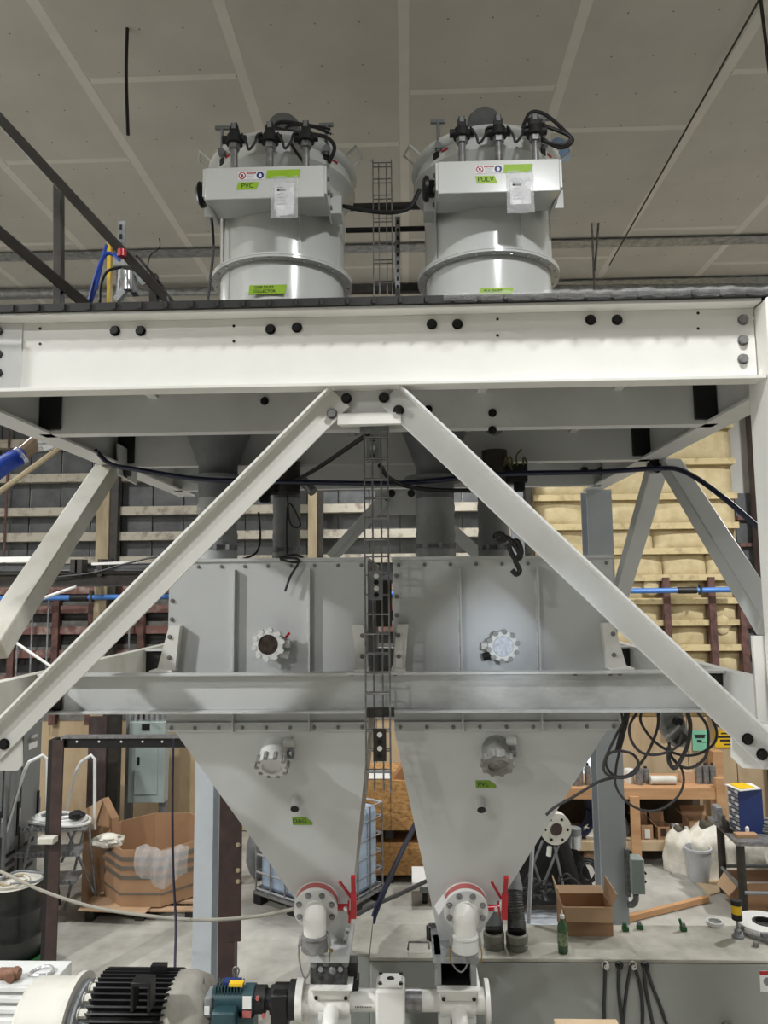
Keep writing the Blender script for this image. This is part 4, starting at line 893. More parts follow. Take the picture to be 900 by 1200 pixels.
for k in range(3):
    a0 = random.random() * 6; cc = c + V((random.uniform(-.05, .1), random.uniform(-.05, .05), 0.845 + .015 * k))
    tag(MB().tube([cc + V(((.15 + .03 * k) * math.cos(a0 + j * .55), (.12 + .02 * k) * math.sin(a0 + j * .55), .01 * math.sin(j * 2))) for j in range(11)], .012, 6, 3).o('rope_coil', [TANW, CREAM, GREYP][k]), ['tan rope loop tossed on the drum lid', 'cream rope loop tossed on the drum lid', 'grey wire loop tossed on the drum lid'][k], 'rope')
# cardboard bin on pallet
gc = P(184, 1040, 9.1); gc.z = 0
pt = root('wooden_pallet', 'wooden pallet under the big cardboard bin', 'pallet', gc)
for k in range(6): MB().box(gc.x - .64, gc.x + .64, gc.y - .58 + k * .215, gc.y - .48 + k * .215, .10, .122).o('slat', CARDL, pt, smooth=False)
for k in range(3): MB().box(gc.x - .62 + k * .57, gc.x - .52 + k * .57, gc.y - .58, gc.y + .58, 0.0, .10).o('runner', DARKST, pt, smooth=False)
MB().prism([gc + V((-.68, -.64, .13)), gc + V((.1, -.7, .125)), gc + V((.15, -.3, .13)), gc + V((-.66, -.3, .14))], (0, 0, .012)).o('torn_sheet', CARDL, pt, smooth=False)
gb = root('cardboard_bin', 'large octagonal cardboard bin on a pallet lined with clear plastic', 'box', gc + V((0, 0, .14)))
GR = .60; top = .84
oc = [(GR * math.cos(math.pi / 8 + k * math.pi / 4), GR * math.sin(math.pi / 8 + k * math.pi / 4)) for k in range(8)]
for k in range(8):
    a, b = oc[k], oc[(k + 1) % 8]; p = gc + V((a[0], a[1], .14)); q = gc + V((b[0], b[1], .14)); n_ = V((-(a[0] + b[0]), -(a[1] + b[1]), 0)).normalized() * .012
    front = (a[1] + b[1]) < -.2; tz = top + (.0 if not front else -.08)
    MB().prism([p, q, V((q.x, q.y, tz)), V((p.x, p.y, tz))], n_).o('wall', CARD, gb, smooth=False)
MB().prism([gc + V((x_ * .96, y_ * .96, .142)) for x_, y_ in oc], (0, 0, .01)).o('bottom', CARD, gb, smooth=False)
for z_ in (.66, .56, .46, .28):
    b_ = MB()
    for k in range(8):
        a, b = oc[k], oc[(k + 1) % 8]; b_.bar(gc + V((a[0] * 1.008, a[1] * 1.008, z_)), gc + V((b[0] * 1.008, b[1] * 1.008, z_)), .006, .045 if z_ > .3 else .018)
    b_.o('tape_band', STRAP, gb, smooth=False)
lp = MB().grid(lambda u, v: gc + V((.05 + u * .6 - .1, -.585 - .05 * math.sin(v * 3.1) - .02 * math.sin(u * 16) * v - .02 * math.sin(u * 29 + v * 4), .80 - v * (.30 + .12 * math.sin(u * 3.3)) + .03 * math.sin(u * 9))), 26, 10)
tag(lp.o('plastic_liner', PLASTIC), 'clear plastic liner hanging over the front of the cardboard bin', 'plastic liner')
tag(MB().ball(gc + V((-.46, -.36, .80)), .16, .11, .08, 18, 10, .34).o('plastic_bunch', BAGW), 'bunched white plastic on the left rim of the cardboard bin', 'plastic')
cs = root('cardboard_sheet', 'folded flat cardboard carton leaning left of the bin', 'cardboard', Zf(115, 1062, 0))
Yc = 9.0
MB().prism([P(95, 1060, Yc), P(97, 975, Yc), P(100, 950, Yc), P(119, 936, Yc), P(131, 960, Yc), P(131, 1065, Yc), P(115, 1070, Yc)], (.05, .09, 0)).o('main_panel', CARD, cs, smooth=False)
MB().prism([P(95, 975, Yc - .02), P(100, 948, Yc - .02), P(121, 936, Yc - .02), P(110, 972, Yc - .02)], (0, -.012, 0)).o('flap', CARDL, cs, smooth=False)
# wall-mounted electrical panel on the left
ep = root('breaker_cabinet', 'pale grey-green breaker cabinet with narrow door above the cardboard bin', 'cabinet', P(171, 940, 10.9))
a, b = P(149, 941, 10.9), P(194, 846, 10.9)
MB().box(a.x, b.x, 10.9, 11.1, a.z, b.z).o('case', PANEL, ep, smooth=False, bevel=.01)
dd = MB().box(a.x + .1, b.x - .1, 10.885, 10.9, a.z + .12, b.z - .33).o('door', PANEL, ep, smooth=False, bevel=.006)
MB().cb(P(162, 892, 10.88), .04, .02, .12).o('latch', BLACKST, dd, bevel=.01)
MB().box(P(166, 850, 10.88).x, P(175, 850, 10.88).x, 10.885, 10.9, P(450, 855, 10.88).z, P(450, 848, 10.88).z).o('name_plate', BLACKST, ep, smooth=False)
for k in range(7): MB().cyl(P(153 + k * 6.3, 846, 11.0), P(153 + k * 6.3, 836, 11.0), .025, n=8).o('conduit', GALV, ep)
for px in (152, 192): MB().box(P(px, 900, 11.15).x - .05, P(px, 900, 11.15).x + .05, 11.1, 11.2, 0, P(450, 830, 11.1).z).o('support_post', GREYP, ep, smooth=False)
# long slack hose and hanging cable in the foreground
cable('grey_hose', PL([(-30, 1010, 5.2), (0, 1021, 5.1), (50, 1044, 5.0), (110, 1063, 4.9), (180, 1074, 4.75), (240, 1078, 4.6), (300, 1074, 4.4), (345, 1065, 4.15)]), .0105, mat('grey_hose_rubber', (150, 146, 134), .6), 'long slack grey hose running from the left edge to the left valve', 'hose')
cable('hanging_cable', PL([(203, 866, 4.6), (202, 940, 4.6), (203, 1020, 4.6), (206, 1080, 4.55), (205, 1140, 4.3), (207, 1215, 4.0)]), .008, mat('dark_violet_cable', (46, 42, 62), .5), 'thin dark violet cable hanging in front of the cardboard bin')
# IBC tote behind the left hopper
F0 = Zf(388, 1090, 0); e1 = V((.56, .83, 0)); e2 = V((-.83, .56, 0))
ib = root('caged_tote', 'caged white plastic liquid tote standing behind the left hopper', 'tote', F0 + e1 * .5 + e2 * .6)
def ibp(u, v, z): return F0 + e1 * u + e2 * v + V((0, 0, z))
def ibox(u0, u1, v0, v1, z0, z1): return MB().frust([ibp(u0, v0, z0), ibp(u1, v0, z0), ibp(u1, v1, z0), ibp(u0, v1, z0)], [ibp(u0, v0, z1), ibp(u1, v0, z1), ibp(u1, v1, z1), ibp(u0, v1, z1)])
ibox(.05, .95, .05, 1.15, .15, 1.1).o('bottle', IBC, ib, bevel=.07)
ibox(0, 1, 0, 1.2, .11, .145).o('pallet_deck', STEEL, ib)
for u, v in ((.0, .0), (.88, 0), (0, 1.08), (.88, 1.08), (.44, 0), (0, .54)): ibox(u, u + .12, v, v + .12, 0, .11).o('pallet_foot', BLACK, ib)
for z_ in (.17, .36, .56, .76, .96, 1.12): MB().tube([ibp(.02, .02, z_), ibp(.98, .02, z_), ibp(.98, 1.18, z_), ibp(.02, 1.18, z_), ibp(.02, .02, z_)], .013, 6, 0).o('cage_bar', CHROME, ib)
for k in range(5):
    MB().cyl(ibp(.02 + .24 * k, .015, .14), ibp(.02 + .24 * k, .015, 1.12), .011, n=6).o('cage_bar', STEEL, ib)
for k in range(1, 6): MB().cyl(ibp(.015, .235 * k, .14), ibp(.015, .235 * k, 1.12), .011, n=6).o('cage_bar', STEEL, ib)
tag(MB().ball(Zf(296, 1042, 0) + V((.0, .3, .35)), .14, .14, .36, 12, 8, .18).o('scrap_bundle', GREYP), 'grey bundle of scrap tubing left of the caged tote', 'bundle')
# OSB crates
Yo = 9.6
def crate(x0, x1, y0, y1, lab, split=None):
    z0, z1 = max(.1, P(450, y1, Yo).z), P(450, y0, Yo).z; xa, xb = P(x0, 960, Yo).x, P(x1, 960, Yo).x
    t = root('osb_crate', lab, 'crate', ((xa + xb) / 2, Yo + .5, z0 - .1))
    ed_ = [xa] + ([P(split, 960, Yo).x] if split else []) + [xb]
    for a, b in zip(ed_[:-1], ed_[1:]): MB().box(a + .004, b - .004, Yo, Yo + .02, z0, z1).o('front_board', OSB, t, smooth=False)
    MB().box(xa, xb, Yo + .02, Yo + 1.0, z0, z1 - .01).o('box_body', OSB, t, smooth=False)
    for k in range(4): q = xa + (xb - xa - .12) * k / 3; MB().box(q, q + .1, Yo - .0, Yo + .9, z0 - .1, z0).o('skid', BLACK if k % 2 else LUM, t, smooth=False)
    return t, z0, z1
t_, zz0, zz1 = crate(410, 545, 988, 1031, 'lower wide OSB crate between the hoppers')
t_, zz0, zz1 = crate(410, 545, 915, 973, 'upper two-panel OSB crate between the hoppers', 458)
fl_ = root('open_carton', 'brown carton with raised white-lined flaps on the upper OSB crate', 'carton', P(478, 914, Yo + .3))
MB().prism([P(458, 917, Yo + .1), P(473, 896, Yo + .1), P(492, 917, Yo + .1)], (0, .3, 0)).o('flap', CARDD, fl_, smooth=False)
MB().prism([P(472, 894, Yo + .05), P(476, 894, Yo + .05), P(494, 917, Yo + .05), P(490, 919, Yo + .05)], (0, .3, 0)).o('lining', LABELW, fl_, smooth=False)
cq = P(444, 912, Yo + .2)
tag(MB().box(cq.x - .24, cq.x + .16, Yo + .05, Yo + .5, zz1 + .001, zz1 + .03).o('white_tray', LABELW, bevel=.01), 'white tray on top of the upper OSB crate', 'tray')
cr = root('caster_frame', 'low caster frame beside the right hopper foot', 'caster', Zf(500, 1060, 0))
MB().cyl(Zf(498, 1058, 0) + V((-.03, 0, .07)), Zf(498, 1058, 0) + V((.03, 0, .07)), .07, n=16).o('wheel', BLACKST, cr)
MB().cb(Zf(498, 1058, 0) + V((0, 0, .18)), .12, .12, .1).o('fork', GREYP, cr); MB().cb(Zf(498, 1058, 0) + V((.15, .1, .26)), .6, .5, .05).o('deck', LABELW, cr)
cable('leaning_hose', PL([(492, 955, 6.2), (470, 1000, 5.6), (452, 1040, 5.2), (438, 1075, 5.0), (434, 1100, 4.9)]), .02, NAVY, 'dark hose leaning down between the two hoppers onto the tank', 'hose')
cable('floor_cable', PL([(505, 1030, 7.6), (470, 1047, 7.2), (440, 1060, 6.9), (412, 1075, 6.6)]), .02, CABLE, 'dark cable slanting across low between the hoppers')
# blue hose with camlock upper left
ch = root('suction_hose', 'bright blue ribbed hose with chrome camlock at the upper left', 'hose', P(20, 540, 4.2))
hp = crom(PL([(-30, 570, 3.9), (-5, 552, 4.0), (12, 540, 4.1), (27, 533, 4.15)]), 10)
MB().tube(hp, .048, 14, 0).o('hose', BLUE, ch)
for k in range(0, len(hp) - 1, 1): d_ = (hp[k + 1] - hp[k]).normalized(); MB().lathe(hp[k], d_, [(.046, -.006), (.053, 0), (.046, .006)], 14).o('rib', BLUE, ch)
MB().cyl(P(22, 536, 4.15), P(44, 517, 4.2), .042, n=18).o('tail_piece', mat('tan_bronze_fitting', (138, 120, 100), .35, .6), ch); MB().cyl(P(22, 536, 4.14), P(26, 533, 4.15), .055, n=18).o('clamp', CHROME, ch)
MB().cyl(P(42, 518, 4.2), P(60, 516, 4.25), .062, n=20).o('camlock', CHROME, ch); MB().cyl(P(52, 517, 4.25), P(80, 508, 4.4), .05, n=18).o('adapter', GALV, ch)
MB().bar(P(50, 526, 4.13), P(72, 516, 4.2), .02, .03).o('cam_arm', CHROME, ch)
tag(MB().cyl(P(-10, 583, 4.9), P(82, 516, 4.9), .02, n=8).o('conduit_run', TANW), 'slanting pale conduit behind the blue suction hose', 'conduit')
# ================================================================== TANK, PUMPS AND MOTORS IN THE FOREGROUND
TY0 = 4.4; TZ = P(450, 1122, TY0).z; TY1 = Zf(600, 1083, TZ).y
txl = P(433, 1122, TY0).x
tk = root('steel_tank', 'long grey steel tank with dusty concrete-coloured top at the lower right', 'tank', (1.3, (TY0 + TY1) / 2, 0))
MB().box(txl, 3.2, TY0, TY1, 0, TZ - .02).o('tank_body', TANKF, tk, smooth=False, bevel=.012)
MB().box(txl, 3.2, TY0 - .004, TY1, TZ - .019, TZ).o('tank_top', TANKT, tk, smooth=False, bevel=.006)
sp_ = P(400, 1126, TY0 + .04).x
MB().box(sp_, txl - .004, TY0 + .04, TY1 + .1, 0, TZ - .01).o('side_section', TANKF, tk, smooth=False); MB().box(sp_, txl - .004, TY0 + .04, TY1 + .1, TZ - .0095, TZ - .002).o('side_top', TANKT, tk, smooth=False)
MB().tube(PL([(478, 1113, 4.47), (479, 1104, 4.47), (502, 1104, 4.47), (503, 1112, 4.47)]), .006, 6, 0).o('lift_eye', STEEL, tk)
for k, px in enumerate((709, 725, 741, 755)):
    q = P(px, 1130, TY0); MB().lathe(q + V((0, .0, 0)), (0, -1, 0), [(.001, 0), (.021, 0), (.021, .018), (.014, .022), (.014, .035), (.001, .035)], 16).o('cable_gland', BLACKST if k % 2 else CREAM, tk)
for k, pts in enumerate((((709, 1128), (709, 1150), (708, 1180), (709, 1215)), ((725, 1128), (725, 1160), (728, 1188), (731, 1215)), ((740, 1128), (735, 1155), (731, 1190), (730, 1215)), ((742, 1128), (750, 1155), (753, 1185), (752, 1215)), ((754, 1128), (757, 1160), (762, 1185), (768, 1215)), ((756, 1128), (764, 1155), (774, 1180), (786, 1215)))):
    w6 = ['leftmost', 'second', 'third', 'fourth', 'fifth', 'rightmost'][k]
    cable('gland_cable', PL([(a, b, TY0 - (.012 if b > 1140 else .03)) for a, b in pts]), .0095, CABLE, w6 + ' of the six dark cables dropping from glands on the tank front')
hk = P(851, 1196, TY0 - .01); MB().tube([hk + V((-.02, .01, -.03)), hk + V((-.015, -.03, .01)), hk + V((.015, -.03, .01)), hk + V((.02, .01, -.03))], .006, 6, 4).o('hook', STEEL, tk)
ws = P(897, 1150, TY0 - .002); st_ = MB().box(ws.x - .03, ws.x + .12, TY0 - .003, TY0, ws.z - .055, ws.z + .055).o('sticker', LABELW, tk, smooth=False)
MB().box(ws.x - .03, ws.x + .12, TY0 - .0045, TY0 - .003, ws.z + .035, ws.z + .055).o('sticker_banner', SIGNR, st_, smooth=False); MB().cyl((ws.x + .01, TY0 - .003, ws.z), (ws.x + .01, TY0 - .0045, ws.z), .022, n=14).o('sticker_symbol', GREYP, st_)
def on(px, py): return Zf(px, py, TZ)
# ribbed hoses standing on the tank
def rhose(px, base, pts, r, lab, n=26):
    b0 = on(px, base); t = root('ribbed_hose', lab, 'hose', b0)
    MB().lathe(b0, (0, 0, 1), [(r * 1.15, 0), (r * 1.22, .004), (r * 1.22, .03), (r * 1.12, .034), (r * 1.12, .04), (r * 1.25, .044), (r * 1.25, .082), (r * 1.05, .086), (r, .09)], 26).o('base_fitting', mat('grey_green_fitting', (120, 120, 108), .5), t)
    path = crom([b0 + V((0, 0, .08))] + PL(pts), 8); MB().tube(path, r, 22, 0).o('hose', DUCTT, t)
    for k in range(2, len(path) - 1): MB().lathe(path[k], path[k + 1] - path[k], [(r * .99, -.008), (r * 1.06, 0), (r * .99, .008)], 22).o('rib', DUCTT, t)
    e = path[-1]; d_ = (path[-1] - path[-2]).normalized(); MB().lathe(e, d_, [(r * 1.1, -.03), (r * 1.1, .0), (r * .75, .1), (r * .5, .16)], 22).o('sock', GREYP, t)
    return t
rhose(579, 1110, [(579, 1090, 4.55), (578, 1078, 4.57)], .05, 'short ribbed charcoal hose on the tank behind the right valve')
rhose(606, 1111, [(605, 1080, 4.57), (602, 1055, 4.61), (601, 1038, 4.65)], .052, 'tall ribbed charcoal hose standing on the tank right of the valve')
tag(MB().cyl(on(619, 1082) , P(626, 955, 5.2), .014, n=10).o('thin_pipe', BLUEGREY), 'thin grey pipe standing behind the tall ribbed hose', 'pipe')
# cardboard box on tank
bc = on(688, 1097); yb = bc.y
bx0, bx1 = P(661, 1097, yb).x, P(719, 1097, yb).x; hb = P(688, 1063, yb).z - TZ
cb_ = root('cardboard_box', 'open brown cardboard box standing on the tank top', 'box', bc + V((0, .1, 0)))
MB().box(bx0, bx1, yb, yb + .005, TZ, TZ + hb).o('front_panel', CARD, cb_, smooth=False); MB().box(bx0, bx1, yb + .2, yb + .205, TZ, TZ + hb).o('back_panel', CARD, cb_, smooth=False)
for x_ in (bx0, bx1 - .005): MB().box(x_, x_ + .005, yb + .005, yb + .2, TZ, TZ + hb).o('side_panel', CARD, cb_, smooth=False)
MB().box(bx0, bx1, yb + .005, yb + .2, TZ + .0005, TZ + .006).o('bottom_panel', CARD, cb_, smooth=False)
MB().prism([V((bx0, yb, TZ + hb)), V((bx1, yb, TZ + hb)), V((bx1 - .01, yb - .035, TZ + hb - .075)), V((bx0 + .01, yb - .03, TZ + hb - .07))], (0, -.004, 0)).o('front_flap', CARDL, cb_, smooth=False)
MB().prism([V((bx0, yb + .2, TZ + hb)), V((bx1, yb + .2, TZ + hb)), V((bx1, yb + .25, TZ + hb + .03)), V((bx0, yb + .25, TZ + hb + .03))], (0, .004, 0)).o('back_flap', CARDL, cb_, smooth=False)
MB().prism([V((bx0, yb, TZ + hb)), V((bx0, yb + .2, TZ + hb)), V((bx0 - .02, yb + .2, TZ + hb + .11)), V((bx0 - .03, yb - .01, TZ + hb + .11))], (-.005, 0, 0)).o('side_flap', CARDL, cb_, smooth=False)
MB().prism([V((bx1, yb, TZ + hb)), V((bx1, yb + .2, TZ + hb)), V((bx1 + .01, yb + .2, TZ + hb + .11)), V((bx1 + .025, yb - .01, TZ + hb + .08))], (.005, 0, 0)).o('side_flap', CARDL, cb_, smooth=False)
bo = on(660, 1116); bt = root('green_bottle', 'olive green squeeze bottle standing on the tank edge', 'bottle', bo)
MB().lathe(bo, (0, 0, 1), [(.001, 0), (.027, .001), (.03, .01), (.03, .13), (.026, .155), (.012, .175), (.012, .19)], 24).o('bottle_body', BOTTLEG, bt)
MB().lathe(bo, (0, 0, 1), [(.0302, .045), (.0308, .045), (.0308, .115), (.0302, .115)], 24).o('label_band', mat('pale_olive_label', (150, 164, 128), .5, rgb2=(60, 80, 56), scale=60), bt)
MB().lathe(bo, (0, 0, 1), [(.014, .188), (.014, .205), (.006, .21), (.003, .235), (.001, .235)], 16).o('nozzle', LABELW, bt)
for px, py, lab in ((733, 1091, 'small green connector nearest the cardboard box on the tank'), (750, 1089, 'green connector block with grey cover in mid tank top'), (801, 1091, 'lone green connector farther right on the tank top')):
    q = on(px, py); t = root('green_connector', lab, 'connector', q)
    MB().box(q.x - .02, q.x + .02, q.y - .012, q.y + .014, TZ, TZ + .026).o('housing', GREENP, t, bevel=.004); MB().cb(q + V((-.004 if px != 801 else .0, 0, .036)), .024, .02, .022).o('cover', GREYP if px != 733 else GREENP, t, bevel=.004)
    if px == 801: MB().bar(q + V((-.012, 0, .03)), q + V((-.02, 0, .07)), .014, .014).o('pin', GREENP, t)
q = on(838, 1083); rg = root('white_ring', 'small white ring lid at the back of the tank top', 'ring', q); MB().lathe(q, (0, 0, 1), [(.04, 0), (.052, 0), (.052, .02), (.04, .02), (.04, 0)], 28).o('ring_wall', LABELW, rg); MB().cyl(q + V((0, 0, .001)), q + V((0, 0, .01)), .039, n=24).o('disc', GREYP, rg)
q = on(896, 1086); rg = root('white_spool', 'white flat spool with dark hub at the right end of the tank', 'spool', q)
MB().lathe(q, (0, 0, 1), [(.07, 0), (.16, .0), (.165, .012), (.16, .03), (.07, .03), (.07, 0)], 36).o('reel', LABELW, rg); MB().lathe(q, (0, 0, 1), [(.001, .003), (.068, .003), (.068, .033), (.055, .033), (.05, .01), (.001, .01)], 28).o('hub', BLACK, rg)
q = on(865, 1098); bk = root('stack_light', 'black and yellow stack light on a thin stem lying-foot stand on the tank', 'beacon', q)
MB().lathe(q, (0, 0, 1), [(.001, 0), (.034, 0), (.034, .008), (.02, .02), (.02, .04), (.008, .05)], 20).o('foot', GREYP, bk); MB().cyl(q + V((0, 0, .045)), q + V((0, 0, .11)), .007, n=10).o('stem', STEEL, bk)
MB().cyl(q + V((0, 0, .1)), q + V((0, 0, .135)), .03, n=20).o('lower_case', BLACK, bk); MB().cyl(q + V((0, 0, .135)), q + V((0, 0, .185)), .029, n=20).o('lens', YEL, bk); MB().cyl(q + V((0, 0, .185)), q + V((0, 0, .212)), .031, n=20).o('cap', BLACK, bk)
cl_ = root('steel_clamp', 'bare steel bar clamp lying beside the stack light', 'clamp', on(888, 1100))
for a, b in (((868, 1090), (905, 1096)), ((872, 1096), (905, 1108))): MB().bar(on(*a) + V((0, 0, .015)), on(*b) + V((0, 0, .015)), .016, .02).o('bar', STEEL, cl_)
MB().cyl(on(886, 1109), on(886, 1109) + V((0, 0, .025)), .018, n=8).o('foot', STEEL, cl_); MB().cb(on(898, 1103) + V((0, 0, .03)), .05, .03, .03).o('jaw', GREYP, cl_)
q = on(507, 1100); tag(MB().lathe(q, (0, 0, 1), [(.001, 0), (.038, 0), (.038, .075), (.018, .076), (.016, .06), (.001, .06)], 6).o('black_socket', BLACKST), 'small black hexagonal socket on the tank left of the right valve', 'socket')
# ------------------------------------------------------------------ pump line
PY = 3.98; pz_ = P(450, 1172, PY).z
def px_(v): return P(v, 1172, PY).x
sk = root('pump_skid', 'grey steel skid carrying the pumps and motors along the bottom', 'skid', (-.6, PY, 0))
MB().box(px_(-60), px_(620), PY - .35, PY + .35, pz_ - .52, pz_ - .44).o('deck', TANKF, sk, smooth=False)
for a in (-40, 180, 400, 600):
    for dy in (-.28, .28): MB().box(px_(a) - .05, px_(a) + .05, PY + dy - .05, PY + dy + .05, 0, pz_ - .52).o('leg', TANKF, sk, smooth=False)
pm = root('screw_pump', 'white painted twin screw pump with bolted gearbox in the foreground', 'pump', (px_(460), PY, pz_ - .44))
PX = (1, 0, 0)
def pc(a, b, r, m, nm, n=28): return MB().cyl((px_(a), PY, pz_), (px_(b), PY, pz_), r, n=n).o(nm, m, pm)
pc(348, 356, .098, WHITE, 'end_flange'); pc(356, 372, .068, WHITE, 'neck'); pc(371, 411, .075, WHITE, 'inlet_body'); pc(410, 441, .052, WHITE, 'barrel'); pc(475, 494, .055, STEEL, 'seal_sleeve'); pc(493, 516, .05, WHITE, 'barrel'); pc(515, 556, .072, WHITE, 'inlet_body'); pc(555, 569, .06, WHITE, 'neck'); pc(568, 573, .10, WHITE, 'end_flange')
gbx = MB().box(px_(441), px_(475), PY - .075, PY + .075, pz_ - .30, pz_ + .085).o('gearbox', WHITE, pm, bevel=.012)
MB().box(px_(444), px_(472), PY - .06, PY + .06, pz_ + .085, pz_ + .105).o('gearbox_lid', WHITE, gbx, bevel=.008)
for a in (446, 470):
    for dy in (-.05, .05): bolt(gbx, (px_(a), PY + dy, pz_ + .105), (0, 0, 1), r=.009)
MB().ball((px_(458), PY, pz_ + .105), .02, .014, .01, 10, 6).o('logo_recess', BLACKST, gbx)
for a in (440, 476): MB().cyl((px_(a), PY - .09, pz_ - .08), (px_(a), PY - .09, pz_ - .25), .016, n=10).o('tie_bolt', STEEL, gbx); 
for a, b in ((370, 410), (516, 557)):
    A = [V((px_(a), PY - .08, pz_ + .04)), V((px_(b), PY - .08, pz_ + .04)), V((px_(b), PY + .08, pz_ + .04)), V((px_(a), PY + .08, pz_ + .04))]
    hp_ = MB().frust(A, [v + V((-.012 if i in (0, 3) else .012, -.02 if i < 2 else .02, .06)) for i, v in enumerate(A)]).o('inlet_box', WHITE, pm, bevel=.006)
    for x_ in (a + 3, b - 3): bolt(hp_, (px_(x_), PY - .09, pz_ + .055), (0, -1, 0), r=.008)
    MB().box(px_(a) - .02, px_(b) + .02, PY - .11, PY + .11, pz_ + .0995, pz_ + .1075).o('inlet_flange', WHITE, hp_, smooth=False)
for a in (390, 537):
    MB().tube([(px_(a), PY - .02, pz_ - .02), (px_(a), PY - .12, pz_ - .03), (px_(a), PY - .16, pz_ - .08), (px_(a), PY - .16, pz_ - .3)], .04, 18, 5).o('outlet_elbow', WHITE, pm)
MB().box(px_(375), px_(392), PY - .078, PY - .074, pz_ - .055, pz_ - .02).o('cast_panel', WHITE2, pm)
for a in (378, 405, 520, 550): MB().box(px_(a) - .03, px_(a) + .03, PY - .05, PY + .05, pz_ - .44, pz_ - .05).o('foot', WHITE2, pm)
for k in range(10): MB().box(px_(417 + k * 2), px_(417.8 + k * 2), PY - .0545, PY - .052, pz_ - .01, pz_ - .003).o('cast_mark', INK, pm)
# chutes from hoppers to pump inlets
(xa, xb, YB, zb) = b1
zl_ = pz_ + .108
c1 = root('outlet_chute', 'dark bolted steel coupling chute under the left valve above the pump', 'chute', (P(386, 1130, PY).x, PY + .1, zl_))
zk = P(386, 1121, PY - .09).z
xa_, xb_ = P(364, 1130, PY).x, P(410, 1130, PY).x
mm = MB().box(xa_ + .006, xb_ - .008, PY - .07, PY + .14, zl_, zk - .001).o('coupling_box', mat('grimy_dark_steel', (84, 84, 84), .45, .5, rgb2=(40, 40, 40), scale=24, thresh=(.4, .6)), c1, bevel=.006)
MB().box(xa_ - .004, xb_ + .004, PY - .09, PY + .28, zk, zb - .001).o('joint_flange', HOP, c1, smooth=False)
for px in (376, 399): q = P(px, 1135, PY - .07); MB().cyl(q, q - V((0, .01, 0)), .013, n=14).o('eye_bolt', GALV, mm)
for px, py in ((368, 1130), (382, 1128), (390, 1137), (405, 1129)): q = P(px, py, PY - .07); MB().ball(q, .018, .008, .02, 10, 6, .15).o('weathered_lump', GREYP, mm)
for px, py in ((382, 1114), (388, 1114)): bolt(c1, P(px, py, PY - .09), r=.008, m=BRASS)
MB().cb(P(414, 1136, PY + .05), .04, .08, .10).o('side_lug', DARKST, c1); MB().cb(P(415, 1150, PY + .02), .05, .08, .05).o('side_lug', BLACK, c1)
MB().bar(P(407, 1088, 4.04), P(404, 1104, 4.04), .02, .03, (0, 1, 0)).o('edge_lug', WHITE2, c1)
bolt(c1, P(407, 1092, 4.03), r=.008, m=STEEL); bolt(c1, P(404, 1103, 4.03), r=.008, m=STEEL)
(xa, xb, YB, zb) = b2
c2 = root('outlet_chute', 'open-fronted steel outlet chute under the right valve above the pump', 'chute', (P(533, 1130, PY).x, PY + .1, zl_))
xa_, xb_ = P(509, 1130, PY).x, P(557, 1130, PY).x; zk = min(P(533, 1112, PY).z, zb - .012); zm = P(533, 1121, PY - .09).z
for q in ((xa_, xa_ + .032), (xb_ - .03, xb_)): MB().box(q[0], q[1], PY - .07, PY + .14, zl_, zm).o('side_wall', GALV, c2, smooth=False)
MB().box(xa_, xb_, PY + .12, PY + .14, zl_, zm).o('back_wall', BLACK, c2, smooth=False)  # coloured black for the darkness inside the chute
MB().box(xa_ + .032, xb_ - .03, PY - .065, PY + .12, zl_, zl_ + .004).o('throat_dark', BLACK, c2, smooth=False)  # black plate added to paint in the darkness of the chute opening
MB().box(xa_ - .01, xb_ + .01, PY - .09, PY + .28, zm, zb - .001).o('top_flange', GALV, c2, smooth=False)
# flange support plates below the valves
# gear motor, couplings
gm = root('gear_motor', 'teal gear motor with black couplings left of the white pump', 'motor', (px_(285), PY, pz_ - .44))
def gc_(a, b, r, m, nm, n=24, dz=0): return MB().cyl((px_(a), PY, pz_ + dz), (px_(b), PY, pz_ + dz), r, n=n).o(nm, m, gm)
gc_(340, 348, .09, BLACK, 'coupling_disc'); gc_(318, 341, .07, BLACK, 'coupling', 8); MB().box(px_(320), px_(340), PY - .08, PY + .06, pz_ - .12, pz_ + .06).o('coupling_guard', BLACKST, gm, bevel=.01)
gc_(310, 319, .05, BLACKST, 'shaft'); gc_(298, 312, .065, BLACK, 'adapter'); gc_(287, 299, .072, TEAL, 'flange'); gc_(250, 288, .06, TEAL, 'motor_shell')
MB().box(px_(288), px_(298), PY - .075, PY - .070, pz_ - .01, pz_ + .05).o('label_plate', LABELW, gm); MB().box(px_(288), px_(298), PY - .077, PY - .070, pz_ - .05, pz_ - .02).o('label_plate', PINK, gm)
MB().box(px_(255), px_(282), PY - .13, PY - .03, pz_ - .10, pz_ + .0).o('junction_box', TEAL, gm, bevel=.01)
for k in range(9): z_ = pz_ + .055; MB().box(px_(254 + k * 3.6), px_(255.4 + k * 3.6), PY - .045, PY + .045, pz_ + .03, pz_ + .078).o('fin', TEAL, gm)
MB().box(px_(262), px_(282), PY - .02, PY + .03, pz_ + .075, pz_ + .09).o('blue_strap', BINBLUE, gm); MB().box(px_(270), px_(286), PY - .04, PY + .0, pz_ + .078, pz_ + .092).o('yellow_tag', YEL, gm)
MB().tube([(px_(272), PY + .05, pz_ + .07), (px_(270), PY + .05, pz_ + .12), (px_(274), PY + .05, pz_ + .13), (px_(277), PY + .05, pz_ + .115), (px_(275), PY + .05, pz_ + .08)], .005, 6, 4).o('lifting_eye', STEEL, gm)
MB().box(px_(243), px_(252), PY - .07, PY + .05, pz_ - .06, pz_ + .04).o('end_box', GREYP, gm, bevel=.01); MB().box(px_(244), px_(250), PY - .075, PY - .07, pz_ - .04, pz_ + .0).o('end_label', LABELW, gm)
